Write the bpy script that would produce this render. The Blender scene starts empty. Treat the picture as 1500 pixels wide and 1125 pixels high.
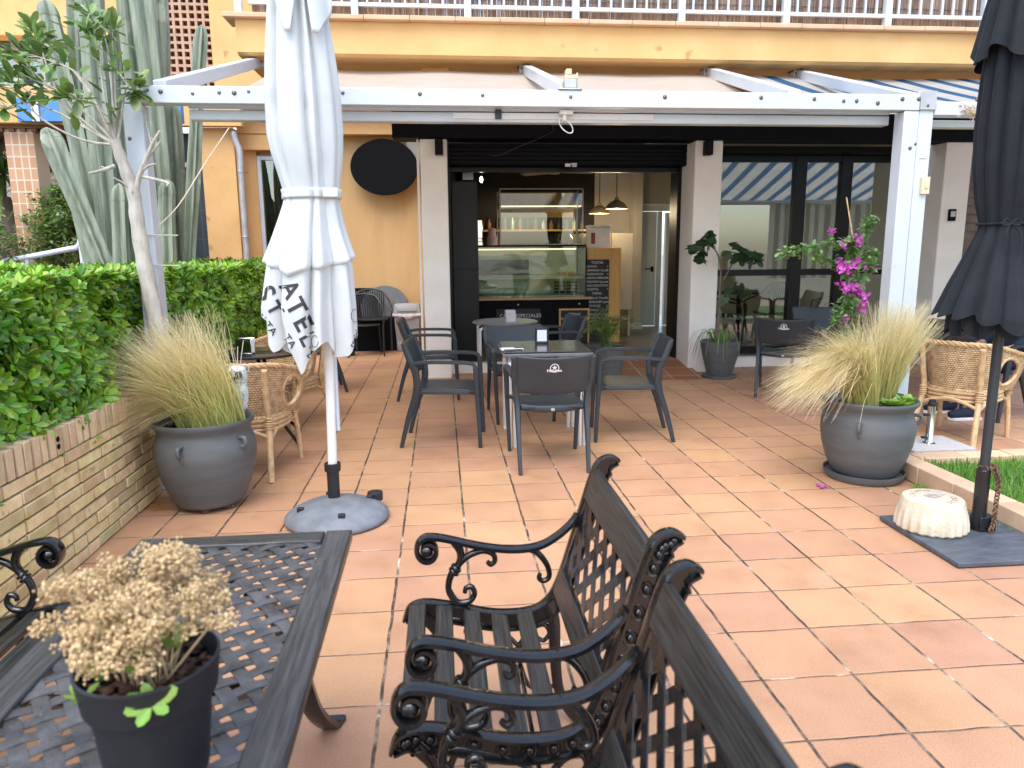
import bpy, bmesh, math, random
from mathutils import Vector, Matrix, noise
from mathutils.bvhtree import BVHTree
D = bpy.data; SC = bpy.context.scene; COL = SC.collection
random.seed(7)
PI = math.pi; R = math.radians
U = random.uniform
# ------------------------------------------------------------ camera model
FPX, PIT, YAW, ROLL, CH = 1074.16, .182475, .0940774, -.008064, 1.5
cy_, sy_, cp_, sp_ = math.cos(YAW), math.sin(YAW), math.cos(PIT), math.sin(PIT)
FW = Vector((sy_*cp_, cy_*cp_, -sp_)); RT0 = Vector((cy_, -sy_, 0)); UP0 = RT0.cross(FW)
RT = math.cos(ROLL)*RT0+math.sin(ROLL)*UP0; UPV = -math.sin(ROLL)*RT0+math.cos(ROLL)*UP0
CAM = Vector((0, 0, CH))
def ray(x, y): return FW*FPX+RT*(x-750)+UPV*(562.5-y)
def gz(x, y, z=0):
    d = ray(x, y); return CAM+d*((z-CH)/d.z)
def gy(x, y, Y):
    d = ray(x, y); return CAM+d*(Y/d.y)
# ------------------------------------------------------------ mesh builder
def cr_spline(pts, n):
    """Catmull-Rom through pts, n samples per span"""
    P = [Vector(p) for p in pts]; out = []
    for i in range(len(P)-1):
        p0 = P[max(i-1, 0)]; p1 = P[i]; p2 = P[i+1]; p3 = P[min(i+2, len(P)-1)]
        for k in range(n):
            t = k/n
            out.append(.5*((2*p1)+(p2-p0)*t+(2*p0-5*p1+4*p2-p3)*t*t+(3*p1-p0-3*p2+p3)*t**3))
    out.append(P[-1]); return out
def lerpl(xs, ys, x):
    if x <= xs[0]: return ys[0]
    for i in range(len(xs)-1):
        if x <= xs[i+1]:
            t = (x-xs[i])/(xs[i+1]-xs[i]+1e-12); return ys[i]+(ys[i+1]-ys[i])*t
    return ys[-1]
class MB:
    def __init__(s): s.v = []; s.f = []; s.m = []; s.h = {}
    def add(s, vs, fs, mi=0):
        o = len(s.v); s.v += [tuple(v) for v in vs]
        s.f += [tuple(i+o for i in f) for f in fs]; s.m += [mi]*len(fs); return o
    def box(s, x0, x1, y0, y1, z0, z1, mi=0, rot=None, piv=None):
        vs = [Vector((x, y, z)) for z in (z0, z1) for y in (y0, y1) for x in (x0, x1)]
        if rot is not None:
            c = Vector(piv) if piv is not None else Vector(((x0+x1)/2, (y0+y1)/2, (z0+z1)/2))
            vs = [rot @ (v-c)+c for v in vs]
        s.add(vs, [(0, 2, 3, 1), (4, 5, 7, 6), (0, 1, 5, 4), (2, 6, 7, 3), (0, 4, 6, 2), (1, 3, 7, 5)], mi)
    def beam(s, a, b, w, h, mi=0, up=(0, 0, 1)):
        a = Vector(a); b = Vector(b); t = (b-a).normalized(); u = Vector(up)
        sd = t.cross(u).normalized(); n = sd.cross(t)
        vs = [p+sd*i*w/2+n*j*h/2 for p in (a, b) for j in (-1, 1) for i in (-1, 1)]
        s.add(vs, [(0, 1, 3, 2), (4, 6, 7, 5), (0, 4, 5, 1), (2, 3, 7, 6), (0, 2, 6, 4), (1, 5, 7, 3)], mi)
    def sweep(s, path, sec, side, scale=None, mi=0, closed=False):
        """sec: [(a along side, b along normal)], side constant"""
        P = [Vector(p) for p in path]; S = Vector(side).normalized(); n = len(P); k = len(sec); vs = []
        for i, p in enumerate(P):
            if closed: t = P[(i+1) % n]-P[i-1]
            else: t = P[min(i+1, n-1)]-P[max(i-1, 0)]
            t.normalize(); N = S.cross(t).normalized()
            sc = 1 if scale is None else scale[i] if isinstance(scale, (list, tuple)) else scale
            sa, sb = sc if isinstance(sc, tuple) else (sc, sc)
            vs += [p+S*a*sa+N*b*sb for a, b in sec]
        fs = []
        for i in range(n if closed else n-1):
            j = (i+1) % n
            for q in range(k):
                r = (q+1) % k; fs.append((i*k+q, i*k+r, j*k+r, j*k+q))
        if not closed: fs += [tuple(range(k))[::-1], tuple((n-1)*k+q for q in range(k))]
        s.add(vs, fs, mi)
    def tube(s, path, r, n=8, mi=0, caps=True):
        P = [Vector(p) for p in path]; m = len(P); vs = []; ref = None
        for i, p in enumerate(P):
            t = (P[min(i+1, m-1)]-P[max(i-1, 0)]).normalized()
            if ref is None:
                ref = t.orthogonal().normalized()
            ref = (ref-t*ref.dot(t)); 
            if ref.length < 1e-6: ref = t.orthogonal()
            ref.normalize(); b = t.cross(ref); rr = r[i] if isinstance(r, (list, tuple)) else r
            vs += [p+(ref*math.cos(2*PI*q/n)+b*math.sin(2*PI*q/n))*rr for q in range(n)]
        fs = [(i*n+q, i*n+(q+1) % n, (i+1)*n+(q+1) % n, (i+1)*n+q) for i in range(m-1) for q in range(n)]
        if caps: fs += [tuple(range(n))[::-1], tuple((m-1)*n+q for q in range(n))]
        s.add(vs, fs, mi)
    def lathe(s, prof, c=(0, 0, 0), n=40, mi=0, fun=None, caps=(1, 1)):
        c = Vector(c); vs = []; m = len(prof)
        for i, (r, z) in enumerate(prof):
            for q in range(n):
                a = 2*PI*q/n; rr = r*(fun(a, z) if fun else 1)
                vs.append(c+Vector((rr*math.cos(a), rr*math.sin(a), z)))
        fs = [(i*n+q, i*n+(q+1) % n, (i+1)*n+(q+1) % n, (i+1)*n+q) for i in range(m-1) for q in range(n)]
        if caps[0]: fs.append(tuple(range(n))[::-1])
        if caps[1]: fs.append(tuple((m-1)*n+q for q in range(n)))
        s.add(vs, fs, mi)
    def grid(s, fn, nu, nv, mi=0, cu=False, skip=None):
        vs = [fn(i/(nu if cu else nu-1), j/(nv-1)) for j in range(nv) for i in range(nu)]; fs = []
        for j in range(nv-1):
            for i in range(nu if cu else nu-1):
                if skip and skip((i+.5)/(nu if cu else nu-1), (j+.5)/(nv-1)): continue
                k = (i+1) % nu; fs.append((j*nu+i, j*nu+k, (j+1)*nu+k, (j+1)*nu+i))
        s.add(vs, fs, mi)
    def ball(s, c, r, n=12, m=8, mi=0, sc=(1, 1, 1)):
        c = Vector(c); vs = [c+Vector((0, 0, -r*sc[2]))]
        for j in range(1, m):
            a = -PI/2+PI*j/m
            vs += [c+Vector((r*sc[0]*math.cos(a)*math.cos(2*PI*q/n), r*sc[1]*math.cos(a)*math.sin(2*PI*q/n), r*sc[2]*math.sin(a))) for q in range(n)]
        vs.append(c+Vector((0, 0, r*sc[2]))); fs = []
        for q in range(n):
            fs.append((0, 1+(q+1) % n, 1+q)); fs.append((len(vs)-1, 1+(m-2)*n+q, 1+(m-2)*n+(q+1) % n))
        for j in range(m-2):
            for q in range(n): fs.append((1+j*n+q, 1+j*n+(q+1) % n, 1+(j+1)*n+(q+1) % n, 1+(j+1)*n+q))
        s.add(vs, fs, mi)
    def ring(s, c, Rr, r, ax=(0, 0, 1), n=20, m=6, mi=0, sx=1, sy=1):
        c = Vector(c); z = Vector(ax).normalized(); x = z.orthogonal().normalized() if abs(z.z) < .99 else Vector((1, 0, 0)); y = z.cross(x); vs = []
        for i in range(n):
            a = 2*PI*i/n; rad = x*math.cos(a)*sx+y*math.sin(a)*sy; p = c+rad*Rr
            vs += [p+(rad.normalized()*math.cos(2*PI*q/m)+z*math.sin(2*PI*q/m))*r for q in range(m)]
        s.add(vs, [(i*m+q, ((i+1) % n)*m+q, ((i+1) % n)*m+(q+1) % m, i*m+(q+1) % m) for i in range(n) for q in range(m)], mi)
    def prism(s, poly, fn, t, mi=0):
        """poly 2D, fn(a,b,h)->xyz, thickness t"""
        n = len(poly); vs = [fn(a, b, 0) for a, b in poly]+[fn(a, b, t) for a, b in poly]
        s.add(vs, [tuple(range(n)), tuple(range(n, 2*n))[::-1]]+[(i, i+n, (i+1) % n+n, (i+1) % n) for i in range(n)], mi)
    def leaf(s, p, d, up, L, W, fold=.25, mi=0):
        d = d.normalized(); sd = d.cross(up)
        if sd.length < 1e-4: sd = d.orthogonal()
        sd.normalize(); n = sd.cross(d); m = p+d*L*.5-n*W*fold*.6
        s.add([p, p+d*L*.55+sd*W/2, p+d*L*.97-n*L*.08, p+d*L*.55-sd*W/2, m, p+d*L*.22+sd*W*.27, p+d*L*.22-sd*W*.27, p+d*L*.85+sd*W*.33-n*L*.04, p+d*L*.85-sd*W*.33-n*L*.04],
              [(0, 5, 4), (5, 1, 4), (1, 7, 4), (7, 2, 4), (0, 4, 6), (6, 4, 3), (3, 4, 8), (8, 4, 2)], mi)
    def build(s, name, mat, parent=None, loc=None, smooth=35, bevel=0, world=False, fix=True, sub=0, solid=0):
        me = D.meshes.new(name); off = Vector((0, 0, 0))
        if loc is not None: off = Vector(loc)
        elif parent is not None and world:
            q = parent
            while q is not None: off = off+q.location; q = q.parent
        vs = [(v[0]-off.x, v[1]-off.y, v[2]-off.z) for v in s.v] if off.length else s.v
        me.from_pydata(vs, [], s.f)
        mats = mat if isinstance(mat, (list, tuple)) else [mat]
        for m in mats: me.materials.append(m)
        if len(mats) > 1: me.polygons.foreach_set('material_index', s.m)
        if fix:
            bm = bmesh.new(); bm.from_mesh(me); bmesh.ops.recalc_face_normals(bm, faces=bm.faces); bm.to_mesh(me); bm.free()
        if smooth is not None:
            me.polygons.foreach_set('use_smooth', [True]*len(me.polygons))
            if smooth < 180: me.set_sharp_from_angle(angle=R(smooth))
        me.update()
        o = D.objects.new(name, me); COL.objects.link(o)
        if loc is not None: o.location = off
        if parent is not None: o.parent = parent
        if solid:
            md = o.modifiers.new('s', 'SOLIDIFY'); md.thickness = solid; md.offset = 0
        if bevel:
            md = o.modifiers.new('b', 'BEVEL'); md.width = bevel; md.segments = 2; md.limit_method = 'ANGLE'; md.angle_limit = R(40)
        if sub:
            md = o.modifiers.new('u', 'SUBSURF'); md.levels = sub; md.render_levels = sub
        return o
def tag(o, label=None, cat=None, group=None, kind=None):
    if label: o['label'] = label
    if cat: o['category'] = cat
    if group: o['group'] = group
    if kind: o['kind'] = kind
    return o
def thing(name, label, cat, loc=(0, 0, 0), rz=0, group=None):
    o = D.objects.new(name, None); COL.objects.link(o); o.location = loc; o.rotation_euler = (0, 0, rz)
    o.empty_display_size = .1
    return tag(o, label, cat, group)
def dup(root, loc, rz, label, group=None):
    def cp(o, par):
        c = o.copy(); COL.objects.link(c)
        if par: c.parent = par
        for ch in [x for x in D.objects if x.parent == o]: cp(ch, c)
        return c
    r = cp(root, None); r.location = loc; r.rotation_euler = (0, 0, rz); r['label'] = label
    if group: r['group'] = group
    return r
# ------------------------------------------------------------ materials
def nt(name):
    m = D.materials.new(name); m.use_nodes = True; t = m.node_tree; t.nodes.clear()
    out = t.nodes.new('ShaderNodeOutputMaterial'); return m, t, out
class NT:
    def __init__(s, t): s.t = t
    def n(s, ty, **k):
        x = s.t.nodes.new('ShaderNode'+ty)
        for a, b in k.items():
            if a.startswith('_'): setattr(x, a[1:], b)
            else:
                i = x.inputs[int(a[1:])] if a[0] == 'i' and a[1:].isdigit() else x.inputs[a.replace('__', ' ')]
                if hasattr(b, 'is_linked') or isinstance(b, bpy.types.NodeSocket): s.t.links.new(b, i)
                else: i.default_value = b
        return x
    def l(s, a, b): s.t.links.new(a, b)
    def math(s, op, a, b=0.0, c=None):
        x = s.n('Math', _operation=op, i0=a, i1=b)
        if c is not None:
            if isinstance(c, bpy.types.NodeSocket): s.l(c, x.inputs[2])
            else: x.inputs[2].default_value = c
        return x.outputs[0]
    def mix(s, f, a, b, mode='MIX'):
        x = s.n('Mix', _data_type='RGBA', _blend_type=mode)
        for i, v in ((0, f), (6, a), (7, b)):
            if isinstance(v, bpy.types.NodeSocket): s.l(v, x.inputs[i])
            else: x.inputs[i].default_value = v if i == 0 else c4(v)
        return x.outputs[2]
    def ramp(s, f, pts):
        x = s.n('ValToRGB'); e = x.color_ramp.elements
        while len(e) > 1: e.remove(e[-1])
        e[0].position = pts[0][0]; e[0].color = c4(pts[0][1])
        for p, c in pts[1:]:
            q = e.new(p); q.color = c4(c)
        s.l(f, x.inputs[0]); return x.outputs[0]
def c4(c):
    if isinstance(c, (int, float)): c = (c, c, c)
    return (c[0], c[1], c[2], 1) if len(c) == 3 else tuple(c)
def M(name, c1, c2=None, rough=.5, scale=5, bump=0, bscale=60, metal=0, isl=0, spec=.5, stretch=(1, 1, 1), trans=0, coat=0, spots=None, hue=0, sheen=0, rvar=.1, cen=(.35, .65)):
    m, t, out = nt(name); N = NT(t)
    tc = N.n('TexCoord'); mp = N.n('Mapping', Vector=tc.outputs['Object'], Scale=stretch)
    no = N.n('TexNoise', Vector=mp.outputs[0], Scale=scale, Detail=6.0, Roughness=.6)
    if c2 is None: c2 = tuple(min(1, x*1.28) for x in c1); c1 = tuple(x*.82 for x in c1)
    col = N.ramp(no.outputs[0], [(cen[0], c1), (cen[1], c2)])
    if isl or hue:
        g = N.n('NewGeometry'); r = g.outputs['Random Per Island']
        hs = N.n('HueSaturation', Color=col)
        N.l(N.math('MULTIPLY_ADD', r, 2*isl, 1-isl), hs.inputs['Value'])
        if hue:
            wn = N.n('TexWhiteNoise', _noise_dimensions='1D', W=r)
            N.l(N.math('MULTIPLY_ADD', wn.outputs[0], 2*hue, .5-hue), hs.inputs['Hue'])
        col = hs.outputs[0]
    if spots:
        for (sc, th, cc, sd) in spots:
            n2 = N.n('TexNoise', _noise_dimensions='4D', Vector=tc.outputs['Object'], W=sd, Scale=sc, Detail=3.0)
            f = N.ramp(n2.outputs[0], [(th, (0, 0, 0)), (th+.03, (1, 1, 1))]); col = N.mix(f, col, cc)
    b = N.n('BsdfPrincipled', Base__Color=col, Metallic=metal)
    b.inputs['Specular IOR Level'].default_value = spec
    rr = N.n('MapRange', Value=no.outputs[0]); rr.inputs[3].default_value = max(0, rough-rvar); rr.inputs[4].default_value = min(1, rough+rvar)
    N.l(rr.outputs[0], b.inputs['Roughness'])
    if coat: b.inputs['Coat Weight'].default_value = coat; b.inputs['Coat Roughness'].default_value = .12
    if sheen: b.inputs['Sheen Weight'].default_value = sheen
    if bump:
        n3 = N.n('TexNoise', Vector=mp.outputs[0], Scale=bscale, Detail=4.0)
        bp = N.n('Bump', Strength=min(1, bump), Distance=.004, Height=n3.outputs[0]); N.l(bp.outputs[0], b.inputs['Normal'])
    sh = b.outputs[0]
    if trans:
        tr = N.n('BsdfTranslucent', Color=col); mx = N.n('MixShader', Fac=trans, i1=sh, i2=tr.outputs[0]); sh = mx.outputs[0]
    N.l(sh, out.inputs[0]); return m
# ------------------------------------------------------------ material library
ORANGE = M('ochre_render', (.66, .385, .150), (.75, .46, .195), rough=.85, scale=2.2, bump=.5, bscale=140, spots=[(3.5, .66, (.48, .29, .12), 2.0)])
ORANGED = M('ochre_wall', (.56, .355, .155), (.63, .415, .20), rough=.85, scale=1.5, stretch=(3, 3, .5), bump=.35, bscale=120)
LEDGE = M('ledge_tile', (.58, .36, .21), (.66, .44, .28), rough=.8, scale=4, bump=.3)
CREAM = M('cream_render', (.84, .80, .72), (.89, .86, .80), rough=.85, scale=3, bump=.7, bscale=70)
BLACKP = M('black_paint', (.0015, .0015, .002), (.003, .003, .004), rough=.6, spec=.18, scale=4)
NAVYP = M('navy_paint', (.0012, .0016, .003), (.0025, .003, .005), spec=.15, rough=.65, scale=3)
FRAMEB = M('black_frame', (.002, .002, .0024), (.004, .004, .005), spec=.3, rough=.4, scale=4)
WHITEAL = M('white_aluminium', (.52, .57, .62), (.60, .65, .70), rough=.3, scale=1.5, spots=[(9, .72, (.55, .55, .55), 1.0)], spec=.6, rvar=.06)
BOLT = M('bolt_head', (.10, .095, .09), (.2, .18, .16), rough=.4, metal=.9, scale=30)
GALV = M('galvanised', (.42, .42, .42), (.55, .55, .56), rough=.45, metal=.5, scale=8)
STEEL = M('polished_steel', (.62, .62, .63), (.72, .72, .73), rough=.14, metal=1, scale=6, rvar=.05)
ALU = M('satin_aluminium', (.66, .65, .63), (.76, .75, .73), rough=.35, metal=.35, scale=5)
YELLOWED = M('yellowed_plastic', (.62, .55, .33), (.70, .64, .44), rough=.5, scale=6)
FABW = M('white_canvas', (.62, .655, .66), (.69, .72, .725), rough=.85, scale=5, bump=.5, bscale=260, trans=.14, spots=[(2.2, .62, (.58, .605, .615), 5.0)])
FABD = M('charcoal_canvas', (.009, .012, .016), (.015, .019, .024), rough=.8, spec=.25, scale=6, bump=.5, bscale=300, sheen=.03)
FABB = M('beige_canvas', (.82, .72, .61), (.87, .78, .67), rough=.9, scale=3, trans=.6)
PRINT = M('black_print', (.025, .025, .028), (.05, .05, .055), rough=.8, scale=20)
PRINTW = M('white_print', (.72, .72, .72), (.8, .8, .8), rough=.5, scale=20)
RESIN = M('dark_grey_resin', (.022, .029, .036), (.032, .041, .049), rough=.4, scale=3, bump=.25, bscale=300, spec=.5, spots=[(14, .74, (.07, .075, .08), 3.0)])
RESINB = M('black_resin', (.012, .013, .015), (.02, .021, .024), rough=.42, scale=4)
TABBLK = M('black_laminate', (.018, .018, .02), (.03, .03, .032), rough=.16, scale=6, rvar=.06)
TABEDGE = M('grey_edge', (.12, .125, .135), (.17, .175, .185), rough=.4, scale=6)
IRON = M('glossy_black_iron', (.004, .004, .005), (.008, .008, .009), rough=.13, scale=9, spec=.7, bump=.22, bscale=90, spots=[(26, .745, (.02, .09, .42), 1.0), (30, .76, (.3, .31, .3), 9.0)], rvar=.1)
WOODB = M('black_painted_slat', (.012, .011, .010), (.04, .038, .035), rough=.5, scale=16, stretch=(14, 14, 14), bump=1, bscale=30, cen=(.3, .75))
def wood_mat(name, ax, a=(.012, .012, .012), b=(.045, .043, .04), rough=.42):
    st = [34, 34, 34]; st[ax] = 2.2
    return M(name, a, b, rough=rough, scale=3, stretch=tuple(st), bump=1, bscale=3, cen=(.35, .8), spots=[(34, .75, (.25, .25, .24), 4.0)])
SLATX = wood_mat('black_slat_grain', 0, (.010, .010, .010), (.058, .056, .053), .34)
SLATY = wood_mat('black_board_grain', 1, (.018, .018, .018), (.085, .085, .085), .36)
TABIRON = M('worn_black_iron', (.022, .022, .023), (.085, .085, .088), rough=.3, scale=14, spec=.6, bump=.6, bscale=120, spots=[(22, .70, (.03, .06, .22), 1.0), (38, .74, (.4, .4, .38), 2.0)])
POTG = M('grey_glaze_pot', (.085, .092, .094), (.118, .126, .128), rough=.55, scale=2.5, stretch=(1, 1, 6), bump=.35, bscale=8, spots=[(30, .78, (.28, .29, .29), 1.0)])
POTB = M('black_plastic_pot', (.010, .011, .014), (.016, .017, .021), rough=.5, scale=5)
SOIL = M('soil', (.05, .026, .016), (.12, .06, .038), rough=.95, scale=30, bump=1, bscale=60, isl=.4)
STONE = M('cast_stone', (.52, .43, .31), (.66, .58, .45), rough=.9, scale=9, bump=1, bscale=60, spots=[(60, .72, (.40, .30, .19), 1.0)])
SLATE = M('dark_slate', (.045, .055, .07), (.11, .125, .15), rough=.55, scale=6, stretch=(1, 3, 1), bump=.8, bscale=30, cen=(.3, .75))
GRANITE = M('speckled_granite', (.32, .32, .32), (.62, .62, .62), rough=.6, scale=260, cen=(.4, .6))
RUST = M('rusty_chain', (.10, .05, .03), (.25, .14, .09), rough=.7, scale=80, metal=.4)
BRICK = M('yellow_brick', (.58, .43, .20), (.74, .58, .32), rough=.9, scale=14, bump=1, bscale=55, isl=.22, hue=.022, spots=[(16, .66, (.46, .36, .18), 1.0), (24, .72, (.70, .64, .52), 7.0)])
COPING = M('coping_brick', (.56, .40, .23), (.66, .49, .30), rough=.9, scale=12, bump=1, bscale=60, isl=.2, hue=.012)
MORTAR = M('dark_mortar', (.13, .095, .065), (.24, .18, .12), rough=.95, scale=20, bump=1, bscale=50)
LEAFH = M('pittosporum_leaf', (.105, .24, .014), (.24, .44, .034), rough=.28, scale=2.5, isl=.55, hue=.03, trans=.22, spec=.55)
LEAFY = M('yellow_leaf', (.55, .36, .03), (.7, .5, .06), rough=.4, scale=8, trans=.2)
CORESHADE = M('hedge_core_shade', (.022, .03, .012), (.045, .05, .02), rough=.9, scale=20, bump=1, bscale=30)  # dark tone stands in for the shade deep inside the hedge
LEAFT = M('tree_leaf', (.10, .19, .045), (.22, .33, .09), rough=.35, scale=6, isl=.4, hue=.02, trans=.25)
LEAFD = M('fig_leaf', (.012, .035, .010), (.03, .07, .018), rough=.4, scale=6, isl=.35, trans=.15)
LEAFB = M('bush_leaf', (.12, .21, .05), (.22, .32, .09), rough=.45, scale=4, isl=.45, hue=.03, trans=.3)
LEAFV = M('vine_leaf', (.10, .22, .05), (.21, .36, .11), rough=.4, scale=9, isl=.35, trans=.3)
MAGENTA = M('magenta_bract', (.48, .05, .38), (.66, .15, .56), rough=.5, scale=9, isl=.3, trans=.35)
SUCC = M('succulent_leaf', (.15, .31, .035), (.28, .44, .08), rough=.35, scale=9, isl=.25, hue=.02, trans=.2)
DRYF = M('dried_flower', (.54, .385, .195), (.73, .55, .31), rough=.9, scale=30, isl=.3, trans=.2)
BARK = M('pale_bark', (.40, .36, .30), (.58, .54, .47), rough=.85, scale=14, stretch=(2, 2, .6), bump=1, bscale=40, spots=[(24, .68, (.24, .20, .16), 1.0)])
BARKB = M('brown_bark', (.12, .09, .065), (.22, .17, .13), rough=.9, scale=16, bump=1, bscale=40)
CACT = M('cactus_skin', (.16, .20, .135), (.33, .37, .285), rough=.65, scale=7, stretch=(3, 3, .35), isl=.22, bump=.3, bscale=30, spots=[(5, .64, (.36, .38, .30), 1.0)])
WICK = None
REED = M('reed_cane', (.20, .135, .10), (.36, .26, .20), rough=.8, scale=8, stretch=(3, 3, .7), isl=.35)
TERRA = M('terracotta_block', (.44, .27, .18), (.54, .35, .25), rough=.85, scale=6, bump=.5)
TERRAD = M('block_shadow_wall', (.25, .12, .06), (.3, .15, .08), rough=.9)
NAVYT = None
PINE = M('pine_board', (.62, .33, .085), (.75, .45, .15), rough=.5, scale=2.5, stretch=(9, 9, .7), cen=(.35, .7), spots=[(7, .73, (.25, .11, .03), 1.0)])
OAK = M('oak_trim', (.50, .30, .14), (.6, .38, .2), rough=.5, scale=3, stretch=(1, 9, 9))
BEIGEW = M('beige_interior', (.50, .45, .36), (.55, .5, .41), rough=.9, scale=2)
GREYW = M('grey_interior', (.34, .35, .31), (.40, .41, .37), rough=.9, scale=2)
WHITEP = M('white_door_paint', (.66, .70, .66), (.72, .76, .72), rough=.5, scale=3)
INFLOOR = M('interior_floor', (.16, .14, .10), (.24, .21, .16), rough=.3, scale=3)
BOARD = M('chalkboard', (.012, .012, .013), (.022, .022, .023), rough=.6, scale=8)
CHALK = M('chalk', (.62, .62, .60), (.75, .75, .73), rough=.9, scale=60)
WHITEB = M('white_card', (.72, .72, .70), (.8, .8, .78), rough=.6, scale=8)
PAPER = M('paper_napkin', (.82, .82, .82), (.86, .86, .86), rough=.8, scale=12)
BRASS = M('brass_shade', (.36, .32, .22), (.5, .45, .33), rough=.5, metal=.6, scale=5)
BINP = M('grey_bin_plastic', (.27, .28, .29), (.33, .34, .35), rough=.5, scale=5)
BAGP = M('pale_bin_bag', (.66, .58, .60), (.74, .68, .70), rough=.5, scale=14, trans=.3)
UBASE = M('weathered_grey_base', (.12, .135, .155), (.19, .21, .24), rough=.6, scale=8, bump=.4, bscale=50)
SKIN = M('skin', (.42, .25, .17), (.5, .31, .22), rough=.55, scale=10)
NAVYC = M('navy_cloth', (.010, .016, .035), (.018, .027, .055), rough=.9, scale=20, bump=.6, bscale=200)
HAIRM = M('dark_hair', (.02, .014, .01), (.04, .028, .02), rough=.6, scale=40)
SOLE = M('white_sole', (.7, .7, .7), (.78, .78, .78), rough=.6)
ROPE = M('thin_cord', (.55, .48, .38), (.65, .58, .48), rough=.9, scale=30)
KERB = M('kerb_tile', (.60, .40, .25), (.70, .49, .32), rough=.85, scale=6, bump=.6, bscale=90, isl=.14)
GRASS = M('lawn_grass', (.11, .27, .03), (.22, .42, .07), rough=.5, scale=4, isl=.35, hue=.02, trans=.3)
LAWN = M('lawn_soil', (.06, .13, .025), (.12, .2, .04), rough=.95, scale=12, bump=1)
EARTH = M('ground_earth', (.22, .19, .15), (.3, .26, .2), rough=.95, scale=.4)
BLUEP = M('blue_panel', (.06, .22, .50), (.10, .30, .60), rough=.5, scale=3)
OWLM = M('speckled_white_glaze', (.30, .33, .33), (.66, .70, .68), rough=.5, scale=55, cen=(.40, .5))
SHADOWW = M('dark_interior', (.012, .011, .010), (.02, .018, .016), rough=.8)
BREAD = M('golden_pastry', (.5, .25, .07), (.66, .4, .14), rough=.7, scale=40)
PINKC = M('pink_sweets', (.6, .35, .35), (.75, .5, .5), rough=.5, scale=30)
def glass_mat(name, tint=(.85, .9, .86), k=1.0, rough=0.0):
    m, t, out = nt(name); N = NT(t)
    fr = N.n('Fresnel', IOR=1.5); f = N.math('MULTIPLY', fr.outputs[0], k)
    tr = N.n('BsdfTransparent', Color=c4(tint)); gl = N.n('BsdfGlossy', Color=c4(.95), Roughness=rough)
    mx = N.n('MixShader', Fac=f, i1=tr.outputs[0], i2=gl.outputs[0]); N.l(mx.outputs[0], out.inputs[0]); return m
GLASS = glass_mat('window_glass', (.80, .86, .80), 3.0)
GLASSC = glass_mat('case_glass', (.80, .85, .76), 2.2)
def emit_mat(name, col, st):
    m, t, out = nt(name); N = NT(t); e = N.n('Emission', Color=c4(col), Strength=st); N.l(e.outputs[0], out.inputs[0]); return m
BULB = emit_mat('lit_bulb', (1, .72, .38), 9)
LEDW = emit_mat('spot_face', (1, .95, .85), 8)
STRIPL = emit_mat('shelf_led', (1, .82, .58), .8)
def stripe_mat(name, a, b, pitch, axis=0, trans=.35, duty=.5):
    m, t, out = nt(name); N = NT(t); tc = N.n('TexCoord'); sp = N.n('SeparateXYZ', Vector=tc.outputs['Object'])
    fr = N.math('FRACT', N.math('DIVIDE', sp.outputs[axis], pitch)); f = N.math('GREATER_THAN', fr, duty)
    no = N.n('TexNoise', Vector=tc.outputs['Object'], Scale=4.0); d = N.ramp(no.outputs[0], [(.3, (.85, .85, .85)), (.7, (1, 1, 1))])
    col = N.mix(1.0, N.mix(f, a, b), d, 'MULTIPLY')
    bs = N.n('BsdfPrincipled', Base__Color=col, Roughness=.9); tr = N.n('BsdfTranslucent', Color=col)
    mx = N.n('MixShader', Fac=trans, i1=bs.outputs[0], i2=tr.outputs[0]); N.l(mx.outputs[0], out.inputs[0]); return m
STRIPE = stripe_mat('blue_striped_canvas', (.78, .77, .74), (.06, .18, .36), .33, 0, .6, .62)
STRIPE2 = stripe_mat('grey_striped_canvas', (.74, .72, .66), (.30, .31, .28), .20, 0, .3, .5)
def wicker_mat():
    m, t, out = nt('woven_rattan'); N = NT(t); tc = N.n('TexCoord'); g = N.n('NewGeometry')
    uv = N.n('UVMap'); sp = N.n('SeparateXYZ', Vector=uv.outputs[0])
    u = N.math('MULTIPLY', sp.outputs[0], 2*PI); v = N.math('MULTIPLY', sp.outputs[1], 2*PI)
    su = N.math('SINE', u); sv = N.math('SINE', v)
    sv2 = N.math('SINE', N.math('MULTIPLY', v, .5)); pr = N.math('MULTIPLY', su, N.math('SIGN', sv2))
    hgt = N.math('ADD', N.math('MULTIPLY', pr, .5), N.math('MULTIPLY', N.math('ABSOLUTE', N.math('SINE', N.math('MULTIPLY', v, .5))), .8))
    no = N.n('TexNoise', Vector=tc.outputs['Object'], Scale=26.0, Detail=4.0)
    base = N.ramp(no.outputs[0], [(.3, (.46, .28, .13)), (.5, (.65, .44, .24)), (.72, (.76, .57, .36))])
    gap_shade = N.ramp(hgt, [(-.0, (.62, .56, .50)), (.55, (1, 1, 1))]); col = N.mix(1.0, base, gap_shade, 'MULTIPLY')  # shade between the strands painted into the colour at the weave gaps
    b = N.n('BsdfPrincipled', Base__Color=col, Roughness=.6)
    bp = N.n('Bump', Strength=.9, Distance=.006, Height=hgt); N.l(bp.outputs[0], b.inputs['Normal'])
    N.l(b.outputs[0], out.inputs[0]); return m
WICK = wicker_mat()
CANE = M('rattan_cane', (.46, .28, .13), (.66, .46, .26), rough=.5, scale=22, stretch=(1, 1, 1), bump=.8, bscale=70, isl=.18)
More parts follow.
